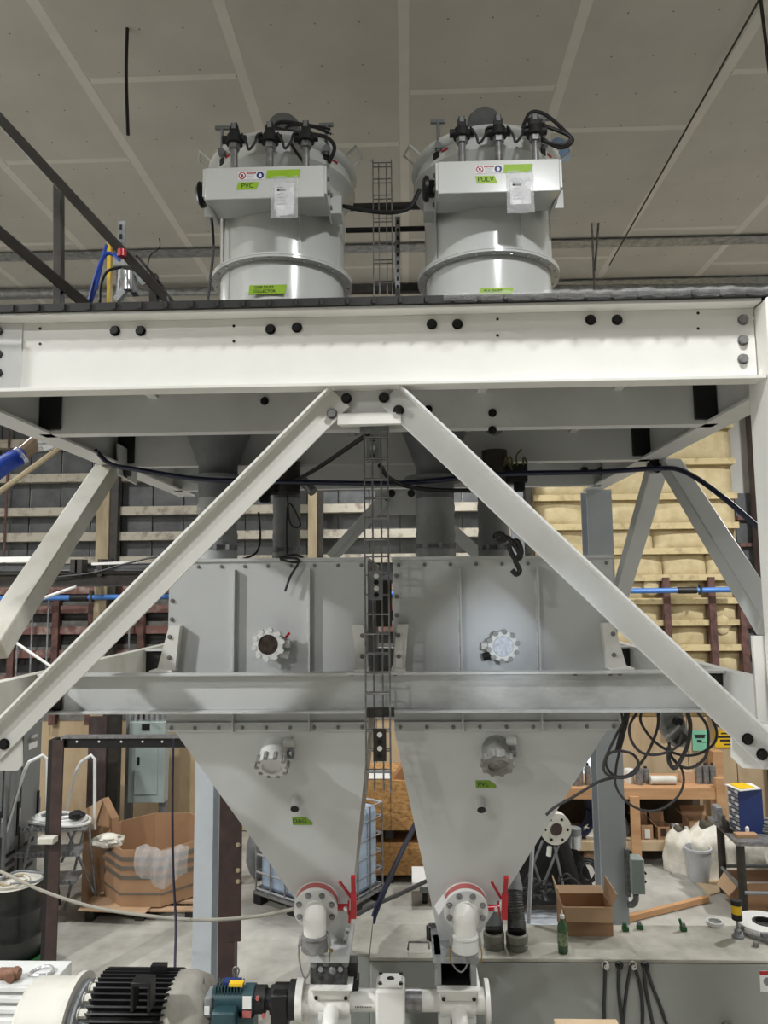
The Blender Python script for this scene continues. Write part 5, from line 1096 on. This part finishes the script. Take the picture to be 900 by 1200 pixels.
MB().box(px_(262), px_(300), PY - .06, PY + .06, pz_ - .44, pz_ - .06).o('foot', TEAL, gm)
for a in (305, 312): MB().cyl((px_(a), PY - .06, pz_ + .04 - (a - 305) * .012), (px_(a), PY - .075, pz_ + .04 - (a - 305) * .012), .01, n=8).o('red_plug', PINK, gm)
# big finned motor
BY = 4.05; bz = P(160, 1203, BY).z
def bx_(v): return P(v, 1180, BY).x
bm_ = root('finned_motor', 'large black finned electric motor with grey end bell at the bottom left', 'motor', (bx_(160), BY, pz_ - .44))
R0 = .225
MB().cyl((bx_(122), BY, bz), (bx_(206), BY, bz), R0, n=40).o('motor_shell', BLACK, bm_)
x0_, x1_ = bx_(118), bx_(207)
for k in range(30):
    a = math.pi * (k + .5) / 30 * 1.12 - .18; d_ = V((0, -math.cos(a), math.sin(a)))
    p = V((x0_ + (.03 if k % 30 > 22 else 0), BY, bz)) + d_ * R0; q = V((x1_, BY, bz)) + d_ * R0
    b_ = MB(); b_.bar(p + d_ * .02, q + d_ * .02, .008, .045, d_); b_.o('fin', BLACKST, bm_, smooth=False)
MB().lathe((bx_(206), BY, bz), PX, [(R0 + .02, -.02), (R0 + .035, 0), (R0 + .035, .08), (R0 + .01, .16), (R0 - .07, .22), (.05, .24), (.001, .24)], 40).o('end_bell', mat('dusty_grey_cast', (150, 146, 136), .6, rgb2=(118, 114, 106), scale=6), bm_)
MB().cyl((bx_(240), BY - .03, bz + R0 - .03), (bx_(240), BY - .03, bz + R0 + .04), .009, .002, n=8).o('grease_nipple', STEEL, bm_)
q = P(166, 1166, BY - R0 - .05); jb = MB(); jb.box(q.x - .05, q.x + .05, q.y - .02, q.y + .06, q.z + .045, q.z + .065); jb.box(q.x - .05, q.x - .034, q.y - .02, q.y + .06, q.z - .07, q.z + .05); jb.box(q.x + .034, q.x + .05, q.y - .02, q.y + .06, q.z - .07, q.z + .05); jb.o('lifting_lug', BLACKST, bm_, bevel=.003)
q = V((bx_(184), BY + .02, bz + R0 + .06)); MB().box(q.x - .04, q.x + .04, q.y - .02, q.y + .02, q.z - .02, q.z + .018).o('lifting_lug', BLACKST, bm_)
MB().lathe((bx_(96), BY, bz), PX, [(.001, 0), (R0 - .01, 0), (R0 - .01, .03), (R0 - .05, .05), (R0 - .06, .11), (.001, .11)], 36).o('drive_flange', GREYP, bm_)
for k in range(9): a = math.pi * k / 8; q = V((bx_(105), BY - math.cos(a) * (R0 - .035), bz + math.sin(a) * (R0 - .035))); bolt(bm_, q, (1, 0, 0), r=.022, h=.05, m=CREAM)
MB().box(bx_(125), bx_(225), BY - .2, BY + .2, pz_ - .44, bz - R0 + .03).o('motor_foot', BLACK, bm_)
# blower housing
bh = root('blower_housing', 'off-white cylindrical blower housing left of the finned motor', 'housing', (bx_(65), BY, pz_ - .44))
MB().lathe((bx_(34), BY, bz), PX, [(.001, 0), (R0 - .02, 0), (R0, .02), (R0, bx_(88) - bx_(34)), (R0 + .025, bx_(88) - bx_(34) + .003), (R0 + .025, bx_(94) - bx_(34)), (.001, bx_(94) - bx_(34))], 44).o('shell', CREAM, bh)
MB().box(bx_(40), bx_(90), BY - .2, BY + .2, pz_ - .44, bz - R0 + .05).o('foot', CREAM, bh)
gr_ = root('grooved_box', 'white slatted cover box at the lower left corner', 'box', (bx_(15), BY - .1, pz_ - .44))
gzt = P(20, 1142, BY + .15).z
MB().box(bx_(-40), bx_(53), BY + .05, BY + .3, pz_ - .44, gzt).o('body', WHITE2, gr_, smooth=False)
for k in range(9): 
    y_ = BY + .05 - k * .045; z_ = gzt - .02 - k * .03; MB().bar((bx_(-40), y_, z_), (bx_(50 - k * 4), y_, z_), .035, .02).o('slat', WHITE2, gr_)
MB().box(bx_(-40), bx_(30), BY - .38, BY + .05, pz_ - .44, bz - .1).o('front_body', WHITE2, gr_)
rv = P(12, 1148, BY + .1); rv = root('rusty_valve', 'rusty pipe fitting lying on the white slatted box', 'valve', rv)
c = V(rv.location); c.z = gzt + .03
MB().cyl(c - V((.06, 0, 0)), c + V((.05, 0, 0)), .03, n=12).o('body', mat('rust_fitting', (136, 98, 76), .7, rgb2=(96, 66, 50), scale=12), rv); MB().cyl(c + V((.02, -.05, 0)), c + V((.02, .03, 0)), .026, n=10).o('branch', MATS['rust_fitting'], rv)
cc = V((bx_(30), BY + .16, gzt + .012)); tag(MB().tube([cc + V((.06 * math.cos(a * .6), .05 * math.sin(a * .6), .006 * math.sin(a))) for a in range(12)], .008, 6, 3).o('wire_loop', CHROME), 'shiny wire loop lying on the white slatted box', 'wire')
# plank at the bottom
pk = P(690, 1201, 3.3); tag(MB().box(P(650, 1199, 3.3).x, P(724, 1199, 3.3).x, 3.05, 3.32, P(690, 1197, 3.3).z - .04, P(690, 1197, 3.3).z).o('plywood_offcut', PLY, bevel=.003), 'pale plywood offcut at the bottom edge below the gland cables', 'plywood')
tag(MB().box(P(640, 1205, 3.3).x, 3.0, 3.0, 3.34, P(690, 1197, 3.3).z - .12, P(690, 1197, 3.3).z - .041).o('grey_shelf', TANKF), 'low grey ledge in front of the tank at the bottom edge', 'ledge')
# ================================================================== RIGHT SIDE OF THE FLOOR
BY0, BY1 = 10.2, 11.0
wbn = root('workbench', 'rough pine workbench with lower shelf along the back wall', 'workbench', (P(760, 980, 10.6).x, 10.6, 0))
bz1 = P(760, 924, BY0).z; bz0 = P(760, 987, BY0).z
bxl, bxr = P(600, 930, BY0).x, P(846, 930, BY0).x
MB().box(bxl, bxr, BY0 + .04, BY1, bz1 - .025, bz1).o('top_board', LUM, wbn, smooth=False)
MB().box(bxl, bxr, BY0, BY0 + .04, bz1 - .14, bz1 - .002).o('front_rail', LUM, wbn, smooth=False)
MB().box(bxl, bxr, BY0 + .04, BY1, bz0 - .025, bz0).o('shelf_board', PLY, wbn, smooth=False); MB().box(bxl, bxr, BY0, BY0 + .04, bz0 - .11, bz0 - .002).o('shelf_rail', PLY, wbn, smooth=False)
for px in (612, 744): x = P(px, 960, BY0).x; MB().box(x - .06, x + .06, BY0 - .04, BY0, 0, bz1 - .10).o('leg', LUM, wbn, smooth=False)
x = P(846, 960, BY0).x; MB().box(x - .06, x + .06, BY0 - .02, BY0 + .08, 0, P(846, 912, BY0).z).o('leg', LUM, wbn, smooth=False)
for px in (612, 744, 846): x = P(px, 960, BY1).x; MB().box(x - .05, x + .05, BY1 - .05, BY1, 0, bz1 - .03).o('leg', LUM, wbn, smooth=False)
MB().box(bxl, bxr, BY1 - .02, BY1 + .01, 0, bz1 - .03).o('back_panel', mat('dark_shed_back', (86, 74, 58), .85, rgb2=(60, 50, 40), scale=3), wbn, smooth=False)
x = P(815, 930, 11.4).x; tag(MB().box(x + .25, x + .4, 11.3, 11.5, 0, wz(880, 11.4)).o('timber_post', LUM), 'upright pine timber beside the yellow notice', 'post')
def cyl_thing(name, px, w_, y0, Y, m, lab, cat, cap=None, cm=None, base=None):
    z0 = bz1 if base is None else base; c = V((P(px, y0, Y).x, Y, z0)); h = P(px, y0, Y).z - z0; r = S(w_, Y) / 2
    t = root(name, lab, cat, c); hh = h * (.84 if cap else 1)
    MB().lathe(c, (0, 0, 1), [(.001, 0), (r * .97, 0), (r, .01), (r, hh - .02), (r * .95, hh), (r * .45 if cap else r * .9, hh + .012), (.001, hh + .012)], 22).o('can_body', m, t)
    if cap: MB().cyl(c + V((0, 0, hh)), c + V((0, 0, h)), r * .45, n=12).o('cap', cm or BLACKST, t)
    return t
cyl_thing('paint_can', 675, 15, 899, 10.4, STEEL, 'wide steel can on the bench just right of the hopper cone', 'can')
cyl_thing('gas_bottle', 688, 7, 894, 10.4, STEEL, 'slim steel bottle beside the wide can behind the grey column', 'bottle', True)
cyl_thing('paint_can', 698, 10, 903, 10.5, GREYP, 'small grey can left of the grey column on the bench', 'can')
cyl_thing('gas_bottle', 737, 11, 902, 10.5, LABELW, 'squat pale bottle right of the grey column on the bench', 'bottle')
cyl_thing('gas_bottle', 748, 8, 896, 10.4, STEEL, 'steel bottle in the middle of the bench right of the pale one', 'bottle', True)
cyl_thing('gas_bottle', 756, 8, 898, 10.5, STEEL, 'second steel bottle close by the first at mid bench', 'bottle', True)
for px, lab in ((818, 'leftmost of three steel bottles at the right end of the bench'), (826, 'middle of three steel bottles at the right end of the bench'), (834, 'rightmost of three steel bottles at the right end of the bench')): cyl_thing('gas_bottle', px, 7.5, 894, 10.45, STEEL, lab, 'bottle', True, BROWN)
c = P(777, 921, 10.4); c.z = bz1 + .06; rl_ = root('paper_roll', 'cream roll lying on its side on the bench', 'roll', c); MB().cyl(c - V((.17, 0, 0)), c + V((.17, 0, 0)), .058, n=18).o('roll_body', CREAM, rl_); MB().cyl(c - V((.172, 0, 0)), c - V((.168, 0, 0)), .025, n=12).o('core', CARD, rl_)
c = P(806, 915, 10.5); tag(MB().box(c.x - .1, c.x + .09, 10.45, 10.6, bz1, P(806, 903, 10.5).z).o('tan_carton', CARDL, bevel=.006), 'small tan carton between the cream roll and the bottle trio', 'carton')
c = P(666, 921, 10.3); tag(MB().ball((c.x, 10.35, bz1 + .05), .07, .05, .05, 12, 8, .12).o('white_rag', LABELW), 'white rag at the left end of the bench', 'rag')
# lower shelf
def carton(px0, px1, y0, Y, lab, flaps=1, m=CARD):
    x0, x1 = P(px0, 975, Y).x, P(px1, 975, Y).x; z1 = P(px0, y0, Y).z; t = root('open_carton', lab, 'carton', ((x0 + x1) / 2, Y + .12, bz0))
    for a in ((x0, x1, Y, Y + .008), (x0, x1, Y + .25, Y + .258), (x0, x0 + .008, Y, Y + .25), (x1 - .008, x1, Y, Y + .25)): MB().box(a[0], a[1], a[2], a[3], bz0, z1).o('panel', m, t, smooth=False)
    MB().box(x0, x1, Y + .01, Y + .25, bz0 + .0, bz0 + .01).o('bottom', m, t, smooth=False)
    MB().prism([V((x0, Y + .25, z1)), V((x1, Y + .25, z1)), V((x1 + .01, Y + .3, z1 + .12)), V((x0 - .01, Y + .3, z1 + .12))], (0, .008, 0)).o('flap', m, t, smooth=False)
    MB().prism([V((x0, Y, z1)), V((x0, Y + .25, z1)), V((x0 - .09, Y + .25, z1 + .1)), V((x0 - .09, Y, z1 + .1))], (-.008, 0, 0)).o('flap', m, t, smooth=False)
    return t, x0, x1, z1
t, a, b, z = carton(751, 766, 967, 10.3, 'leftmost small open carton on the bench shelf'); MB().box(a + .05, b - .05, 10.29, 10.3, bz0 + .02, z - .06).o('white_patch', LABELW, t, smooth=False)
t, a, b, z = carton(770, 786, 969, 10.3, 'second small open carton on the bench shelf'); MB().box(a + .05, b - .06, 10.29, 10.3, bz0 + .05, z - .02).o('cut_window', BROWN, t, smooth=False)
t, a, b, z = carton(808, 837, 962, 10.35, 'larger open carton with white diamond label on the bench shelf', m=CARD)
c = V(((a + b) / 2 + .06, 10.343, (bz0 + z) / 2)); dm = MB().prism([c + V((-.12, 0, 0)), c + V((0, 0, -.11)), c + V((.12, 0, 0)), c + V((0, 0, .11))], (0, .004, 0)).o('diamond_border', INK, t, smooth=False); MB().prism([c + V((-.1, -.002, 0)), c + V((-.05, -.002, -.055)), c + V((.05, -.002, -.055)), c + V((.1, -.002, 0)), c + V((.05, -.002, .055)), c + V((-.05, -.002, .055))], (0, .002, 0)).o('diamond_label', LABELW, dm, smooth=False)
for k in range(2): MB().box(a + .05 + k * .06, a + .09 + k * .06, 10.345, 10.35, z - .2, z - .06).o('printed_arrow', INK, t, smooth=False)
for dx, lab, s_ in ((-.03, 'white plastic jug on the bench shelf, left of a pair', 1.), (.10, 'white plastic jug on the bench shelf, right of a pair', .8)):
    c = V((P(796, 980, 10.35).x + dx, 10.35, bz0)); t = root('white_jug', lab, 'jug', c); MB().lathe(c, (0, 0, 1), [(.001, 0), (.06, 0), (.062, .1 * s_), (.05, .13 * s_), (.024, .15 * s_)], 16).o('jug_body', LABELW, t); MB().cyl(c + V((0, 0, .15 * s_)), c + V((0, 0, .19 * s_)), .026, n=12).o('cap', LABELW, t)
tag(MB().box(P(794, 975, 10.45).x - .05, P(794, 975, 10.45).x + .06, 10.5, 10.58, bz0, P(794, 966, 10.5).z).o('white_bottle', LABELW, bevel=.02), 'taller white bottle behind the jug pair on the bench shelf', 'bottle')
hcx = P(672, 958, 10.25); hq = root('blue_hose_coil', 'coil of dark blue hose on the bench shelf behind the black machine', 'hose', V((hcx.x, 10.45, bz0)))
for k in range(5): MB().tube([V((hcx.x, 10.3 + k * .05, bz0 + .33)) + V(((.3 - .012 * k) * math.cos(a * .524), 0, (.31 - .012 * k) * math.sin(a * .524))) for a in range(13)], .022, 8, 3).o('loop', NAVY, hq)
tag(MB().ball(P(696, 978, 10.3) + V((0, .1, -.02)), .16, .12, .14, 14, 8, .2).o('white_sack', BAGW), 'crumpled white sack on the bench shelf left of the column', 'sack')
tag(MB().ball(P(722, 965, 10.35) + V((.1, .1, -.1)), .1, .1, .2, 12, 8, .2).o('grey_net', GREYP), 'dark grey net bundle on the shelf beside the column', 'net')
# notices on the plywood
def notice(x0, x1, y0, y1, m, lab, lines):
    Y = WY - .07; a, b = P(x0, y1, Y), P(x1, y0, Y); t = root('wall_notice', lab, 'sign', ((a.x + b.x) / 2, Y, a.z)); MB().box(a.x, b.x, Y, Y + .006, a.z, b.z).o('sheet', m, t, smooth=False)
    for k, (f0, f1, zz, hh) in enumerate(lines): MB().box(a.x + (b.x - a.x) * f0, a.x + (b.x - a.x) * f1, Y - .002, Y, a.z + (b.z - a.z) * zz, a.z + (b.z - a.z) * (zz + hh)).o('print_line', INK, t, smooth=False)
notice(812, 829, 856, 880, MINT, 'mint green notice on the plywood behind the hanging cables', [(.2, .8, .62, .1), (.15, .85, .72, .08), (.3, .6, .42, .12), (.5, .85, .4, .03)])
notice(838, 868, 856, 876, YEL, 'yellow notice on the plywood beside the brace end', [(.25, .75, .78, .09), (.12, .88, .56, .13), (.2, .85, .35, .12), (.35, .7, .14, .08)])
# boards lying on the floor
fb_ = root('floor_board', 'pale sheet with timber edge lying on the floor by the bench', 'board', Zf(780, 1050, 0))
MB().prism([Zf(712, 1078, 0), Zf(826, 1052, 0), Zf(800, 1024, 0), Zf(700, 1040, 0)], (0, 0, .02)).o('sheet', CONC, fb_, smooth=False)
MB().bar(Zf(716, 1081, .04), Zf(829, 1053, .04), .06, .06).o('timber_edge', LUM, fb_)
tag(MB().prism([Zf(796, 1018, .0), Zf(832, 1050, .0), Zf(850, 1045, .0), Zf(850, 1018, .0)], (0, 0, .018)).o('plywood_sheet', PLY, smooth=False), 'brown plywood sheet on the floor under the white sacks', 'plywood')
# sacks
def sack(c, rx, ry, h, lab, m=BAGW):
    def fn(u, v):
        a = u * 2 * math.pi; k = 1 + .10 * math.sin(a * 3 + c.x * 7) + .05 * math.sin(a * 7 + v * 6) + .05 * math.sin(v * 9 + a * 2)
        prof = (1.0 - .1 * v) * (1 if v < .75 else 1 - (v - .75) * 2.2) if v > .0 else 1
        return V((c.x + rx * k * prof * math.cos(a), c.y + ry * k * prof * math.sin(a), .0 + h * v * (1 + .06 * math.sin(a * 2 + c.x))))
    b_ = MB().grid(fn, 28, 14); n = len(b_.v); b_.v.append(V((c.x, c.y, 0))); b_.f += [[i + 1, i, n] for i in range(28)]
    t = root('white_sack', lab, 'sack', V((c.x, c.y, 0))); b_.o('bag', m, t); return t
c = Zf(817, 1036, 0); c.y += .45; sack(c, .22, .2, .52, 'smaller white paper sack behind the grey bucket by the table')
c = Zf(823, 1036, 0); c.y += .1; bk_ = root('grey_bucket', 'pale grey bucket in front of the white sacks', 'bucket', c); MB().lathe(c, (0, 0, 1), [(.001, .004), (.12, .004), (.16, .38), (.172, .38), (.172, .41), (.15, .41), (.11, .03), (.001, .03)], 24).o('pail', mat('grey_bucket', (182, 184, 186), .45), bk_)
c = Zf(852, 1040, 0); c.y += .45; sack(c, .33, .25, .6, 'big white woven sack directly behind the table leg')
c = Zf(900, 1050, 0); c.y += .5; sack(c, .26, .22, .62, 'open white woven sack at the right edge behind the table')
# welded steel table
tb_ = root('steel_table', 'welded steel work table with pipe legs at the right edge', 'table', Zf(880, 1070, 0))
z_t = .84; A_ = Zf(836, 961, z_t); B_ = Zf(863, 987, z_t)
C_ = V((B_.x + 1.6, B_.y - .1, z_t)); D_ = V((A_.x + 1.6, A_.y, z_t))
MB().prism([A_, B_, C_, D_], (0, 0, -.04)).o('top_plate', STEEL, tb_, smooth=False)
for q in (A_ + V((.07, -.02, 0)), B_ + V((.06, .05, 0)), C_ + V((-.06, .05, 0)), D_ + V((-.06, -.03, 0))): MB().cyl((q.x, q.y, 0), (q.x, q.y, z_t - .04), .045, n=14).o('leg', DARKST, tb_)
for a, b in ((A_, D_), (B_, C_), (A_, B_)): MB().cyl((a.x + .06, a.y, .30), (b.x + (-.06 if b in (C_, D_) else .06), b.y + .02, .30), .02, n=8).o('stretcher', GREYP, tb_)
oz = z_t
oc_ = root('parts_organizer', 'blue-sided organizer cabinet full of small clear drawers on the table', 'organizer', Zf(870, 972, oz))
o0 = Zf(856, 972, oz); o1 = Zf(868, 979, oz); oh = .50
w1 = o1 + V((.30, .06, 0)); 
MB().frust([o0, o1, w1, o0 + (w1 - o1)], [v + V((0, 0, oh)) for v in (o0, o1, w1, o0 + (w1 - o1))]).o('case', BINBLUE, oc_, smooth=False)
n_ = (o1 - o0).cross(V((0, 0, 1))).normalized(); n_ = n_ if n_.x < 0 else -n_
for r_ in range(11):
    for k in range(3):
        f0, f1 = (k + .08) / 3, (k + .92) / 3; p, q = o0.lerp(o1, f0), o0.lerp(o1, f1); z0, z1 = oh * (r_ + .2) / 11, oh * (r_ + .8) / 11
        MB().prism([p + V((0, 0, z0)), q + V((0, 0, z0)), q + V((0, 0, z1)), p + V((0, 0, z1))], n_ * .012).o('drawer', GALV if (r_ + k) % 3 else LABELW, oc_, smooth=False)
MB().prism([v + V((0, 0, oh + .002)) for v in (o0 + V((-.03, .02, 0)), o1 + V((.0, -.05, 0)), w1 + V((-.02, -.02, 0)), o0 + (w1 - o1))], (0, 0, .012)).o('paper_stack', LABELW, oc_, smooth=False)
MB().prism([v + V((0, 0, oh + .016)) for v in (o0 + V((.02, .0, 0)), o1 + V((.02, -.02, 0)), w1 + V((-.08, -.01, 0)), o0 + (w1 - o1) + V((-.1, 0, 0)))], (0, 0, .006)).o('yellow_folder', YEL, oc_, smooth=False)
for px, py, s_, m, lab in ((841, 964, .1, GALV, 'tall grey metal bracket at the table corner'), (846, 969, .075, STEEL, 'steel block between bracket and organizer on the table'), (851, 974, .06, DARKST, 'dark square tube end in front of the organizer')):
    q = Zf(px, py, oz); t = root('metal_offcut', lab, 'offcut', q); MB().box(q.x - s_ * .8, q.x + s_ * .8, q.y - s_, q.y + s_, oz, oz + s_ * .5).o('base', m, t, bevel=.004); MB().box(q.x - s_ * .35, q.x + s_ * .35, q.y - s_ * .8, q.y + s_ * .8, oz + s_ * .5, oz + s_ * 2.0).o('web', m, t, bevel=.004)
q = Zf(893, 975, oz); t = root('wire_reel', 'grey wire coil lying on the table right of the organizer', 'coil', q)
for k in range(4): MB().tube([q + V((.12 + (.16 - .01 * k) * math.cos(a * .524), .1 * math.sin(a * .524), .03 + .03 * k)) for a in range(13)], .018, 6, 3).o('loop', GREYP, t)
q = Zf(867, 983, oz); tag(MB().box(q.x - .02, q.x + .22, q.y + .02, q.y + .12, oz, oz + .04).o('cardboard_strip', CARD, bevel=.004), 'cardboard strip on the front edge of the table', 'cardboard')
q = Zf(875, 978, oz); tag(MB().lathe(q, (0, 0, 1), [(.001, 0), (.03, 0), (.03, .08), (.012, .1), (.012, .12), (.001, .12)], 14).o('clear_bottle', LABELW), 'small pale bottle before the blue organizer', 'bottle')
q = Zf(885, 1068, 0); t = root('open_carton', 'open carton on the floor under the steel table', 'carton', q)
cx0, cx1 = q.x - .15, q.x + .45
for a in ((cx0, cx1, q.y, q.y + .01), (cx0, cx1, q.y + .4, q.y + .41), (cx0, cx0 + .01, q.y, q.y + .4), (cx1 - .01, cx1, q.y, q.y + .4)): MB().box(a[0], a[1], a[2], a[3], 0, .3).o('panel', CARD, t, smooth=False)
MB().prism([V((cx0, q.y, .3)), V((cx0, q.y + .4, .3)), V((cx0 - .12, q.y + .35, .16)), V((cx0 - .12, q.y + .02, .16))], (-.008, 0, .0)).o('flap', CARDL, t, smooth=False)
MB().box(cx0 + .05, cx1 - .05, q.y + .05, q.y + .35, .02, .2).o('contents', LABELW, t, bevel=.03)
# junction box on the rear right column
jx = P(743, 1030, 5.75)
jb = root('junction_box', 'grey electrical box strapped to the rear right column', 'electrical box', jx)
a, b = P(739, 1046, 5.7), P(753, 1005, 5.7); MB().box(a.x, b.x, 5.66, 5.78, a.z, b.z).o('case', PANEL, jb, bevel=.008)
MB().box(P(733, 1020, 5.72).x, P(738, 1020, 5.72).x, 5.7, 5.74, P(450, 1050, 5.7).z, P(450, 995, 5.7).z).o('mounting_strut', STEEL, jb, smooth=False)
MB().tube(PL([(745, 1046, 5.72), (745, 1055, 5.72), (741, 1060, 5.72), (736, 1060, 5.72)]), .022, 12, 4).o('conduit_elbow', GREYP, jb)
for py in (1020, 1030): MB().bar(P(753, py, 5.7), P(757, py + 4, 5.7), .015, .015).o('latch', BLACKST, jb)
# black machine behind the right hopper
MYm = 8.6
mc = root('hydraulic_machine', 'black hydraulic machine with cream motor flange and cylinders behind the right hopper', 'machine', Zf(660, 1065, 0))
MB().prism([P(605, 990, MYm), P(650, 950, MYm + .1), P(690, 1020, MYm), P(700, 1058, MYm), P(600, 1062, MYm)], (0, .25, 0)).o('side_frame', BLACK, mc, smooth=False)
MB().prism([P(672, 985, MYm - .1), P(690, 1030, MYm - .1), P(687, 1042, MYm - .1), P(700, 1060, MYm - .1), P(665, 1062, MYm - .1), P(662, 1000, MYm - .1)], (0, .05, 0)).o('end_plate', BLACKST, mc, smooth=False)
c = P(652, 972, MYm - .35); MB().lathe(c, (.15, -1, -.1), [(.001, -.25), (.11, -.25), (.13, -.1), (.17, -.08), (.17, .0), (.07, .002), (.065, -.03), (.001, -.03)], 30).o('motor_flange', CREAM, mc)
MB().cyl(c + V((0, -.005, 0)), c + V((.002, -.012, -.001)), .062, n=20).o('flange_bore', BROWN, mc)
for k in range(6): a = k * math.pi / 3; bolt(mc, c + V((.12 * math.cos(a), -.01, .12 * math.sin(a))), (.15, -1, -.1), r=.012, m=BLACKST)
MB().cyl(P(658, 985, MYm - .25), P(672, 1030, MYm - .25), .07, n=18).o('cylinder', BLACKST, mc); MB().cyl(P(670, 1026, MYm - .25), P(675, 1048, MYm - .25), .05, n=14).o('rod_end', BLACKST, mc)
MB().cyl(P(674, 978, MYm - .1), P(674, 993, MYm - .1), .07, n=16).o('filter_bowl', CHROME, mc); MB().cyl(P(673, 970, MYm - .1), P(673, 978, MYm - .1), .075, n=16).o('filter_head', GREYP, mc)
MB().cyl(P(644, 992, MYm - .3), P(643, 1003, MYm - .3), .028, n=12).o('white_vial', LABELW, mc)
MB().box(P(612, 1050, MYm).x, P(705, 1050, MYm).x, MYm - .3, MYm + .5, 0, .07).o('base', BLUEGREY, mc, smooth=False)
for a, b in (((622, 1000), (640, 1055)), ((655, 990), (632, 1050)), ((650, 992), (662, 1048)), ((636, 985), (618, 1030))): MB().cyl(P(a[0], a[1], MYm - .3), P(b[0], b[1], MYm - .3), .014, n=8).o('strut', GREYP, mc)
for k in range(3): cq = P(688, 1020, MYm - .2); MB().tube([cq + V(((.12 - .02 * k) * math.cos(a * .5), -.02 * k, (.13 - .02 * k) * math.sin(a * .5))) for a in range(13)], .012, 6, 3).o('hose_loop', RUBBER, mc)
rb_ = MB()
for k in range(26):
    p = P(random.uniform(612, 660), random.uniform(1030, 1058), MYm - .35); q = p + V((random.uniform(-.25, .25), random.uniform(-.15, .1), random.uniform(-.08, .08))); rb_.tube([p, p.lerp(q, .5) + V((0, -.04, .06)), q], .01, 6, 4)
tg = rb_.o('cable_tangle', CABLE); tag(tg, 'tangle of dark cables heaped at the foot of the black machine', 'cables'); tg['kind'] = 'stuff'
tag(MB().ball(Zf(697, 1012, 0) + V((0, .1, .07)), .12, .08, .07, 12, 8, .12).o('tan_rag', CARDL), 'tan rag on the floor behind the black machine', 'rag')
# hanging coil of cables under the middle beam, right
CYh = 3.62
K = lambda pts, r, lab, Y=CYh: cable('hanging_cable', PL([(a, b, Y + dy) for (a, b, dy) in pts]), r * .75, CABLE, lab)
K([(738, 833, .0), (722, 862, 0), (709, 890, 0), (708, 903, 0), (717, 910, 0), (733, 911, 0), (746, 904, 0), (748, 893, 0), (740, 883, 0), (725, 880, 0), (713, 884, 0), (710, 895, .02), (716, 906, .02), (728, 912, .02)], .009, 'grey cable curling in a small ring in front of the rear right column')
K([(728, 833, .03), (731, 860, .03), (726, 880, .03), (722, 900, .03), (722, 922, .03), (735, 940, .03), (755, 950, .03), (775, 948, .03), (793, 935, .03), (801, 918, .03), (799, 902, .03), (790, 890, .03)], .008, 'long grey cable making the lowest loop in front of the bench')
K([(752, 833, .05), (751, 846, .05), (763, 865, .05), (780, 878, .05), (800, 885, .05), (820, 883, .05), (836, 872, .05), (840, 858, .05), (834, 840, .05)], .009, 'cable loop around the mint notice reaching the brace')
K([(748, 833, -.03), (738, 850, -.03), (740, 868, -.03), (752, 882, -.03), (772, 884, -.03), (792, 876, -.03), (800, 860, -.03)], .009, 'cable loop passing in front of the hanging drive')
K([(816, 833, .02), (828, 850, .02), (830, 870, .02), (826, 888, .02), (812, 899, .02), (798, 898, .02), (786, 885, .02), (784, 870, .02)], .0095, 'cable loop to the right of the hanging drive')
K([(805, 833, 0), (809, 850, 0), (806, 872, 0), (797, 892, 0), (790, 900, 0), (784, 892, 0), (784, 875, 0)], .014, 'thick cable pair bent beside the hanging drive')
K([(772, 835, .04), (770, 855, .04), (760, 880, .04), (748, 898, .04), (735, 909, .04), (720, 911, .04), (700, 917, .04), (670, 935, .04), (650, 946, .04), (640, 955, .05)], .0095, 'cable running left from the coil across the grey column to the cone')
K([(735, 833, .06), (733, 846, .06), (728, 864, .06), (724, 880, .06)], .02, 'thick dark cable bundle hanging beside the rear right column')
hm = root('hanging_drive', 'dull cast metal drive unit hanging in the cable coil', 'drive', P(792, 880, 3.85))
MB().prism([P(774, 836, 3.85), P(800, 834, 3.85), P(808, 858, 3.85), P(804, 876, 3.85), P(790, 876, 3.85), P(778, 858, 3.85)], (0, .09, 0)).o('casting', CAST, hm, bevel=.012)
for px, py, r_ in ((793, 845, .022), (802, 857, .014), (786, 855, .014), (796, 868, .018)): q = P(px, py, 3.845); MB().cyl(q, q - V((0, .03, 0)), r_, n=14).o('boss', CAST if r_ < .02 else BLACKST, hm)
MB().bar(P(780, 866, 3.81), P(796, 850, 3.81), .012, .012).o('bracket', CHROME, hm); MB().bar(P(792, 872, 3.82), P(804, 862, 3.82), .03, .03).o('bracket', DARKST, hm)
MB().cyl(P(792, 836, 3.9), P(792, 820, 3.9), .01, n=8).o('hanger', STEEL, hm)
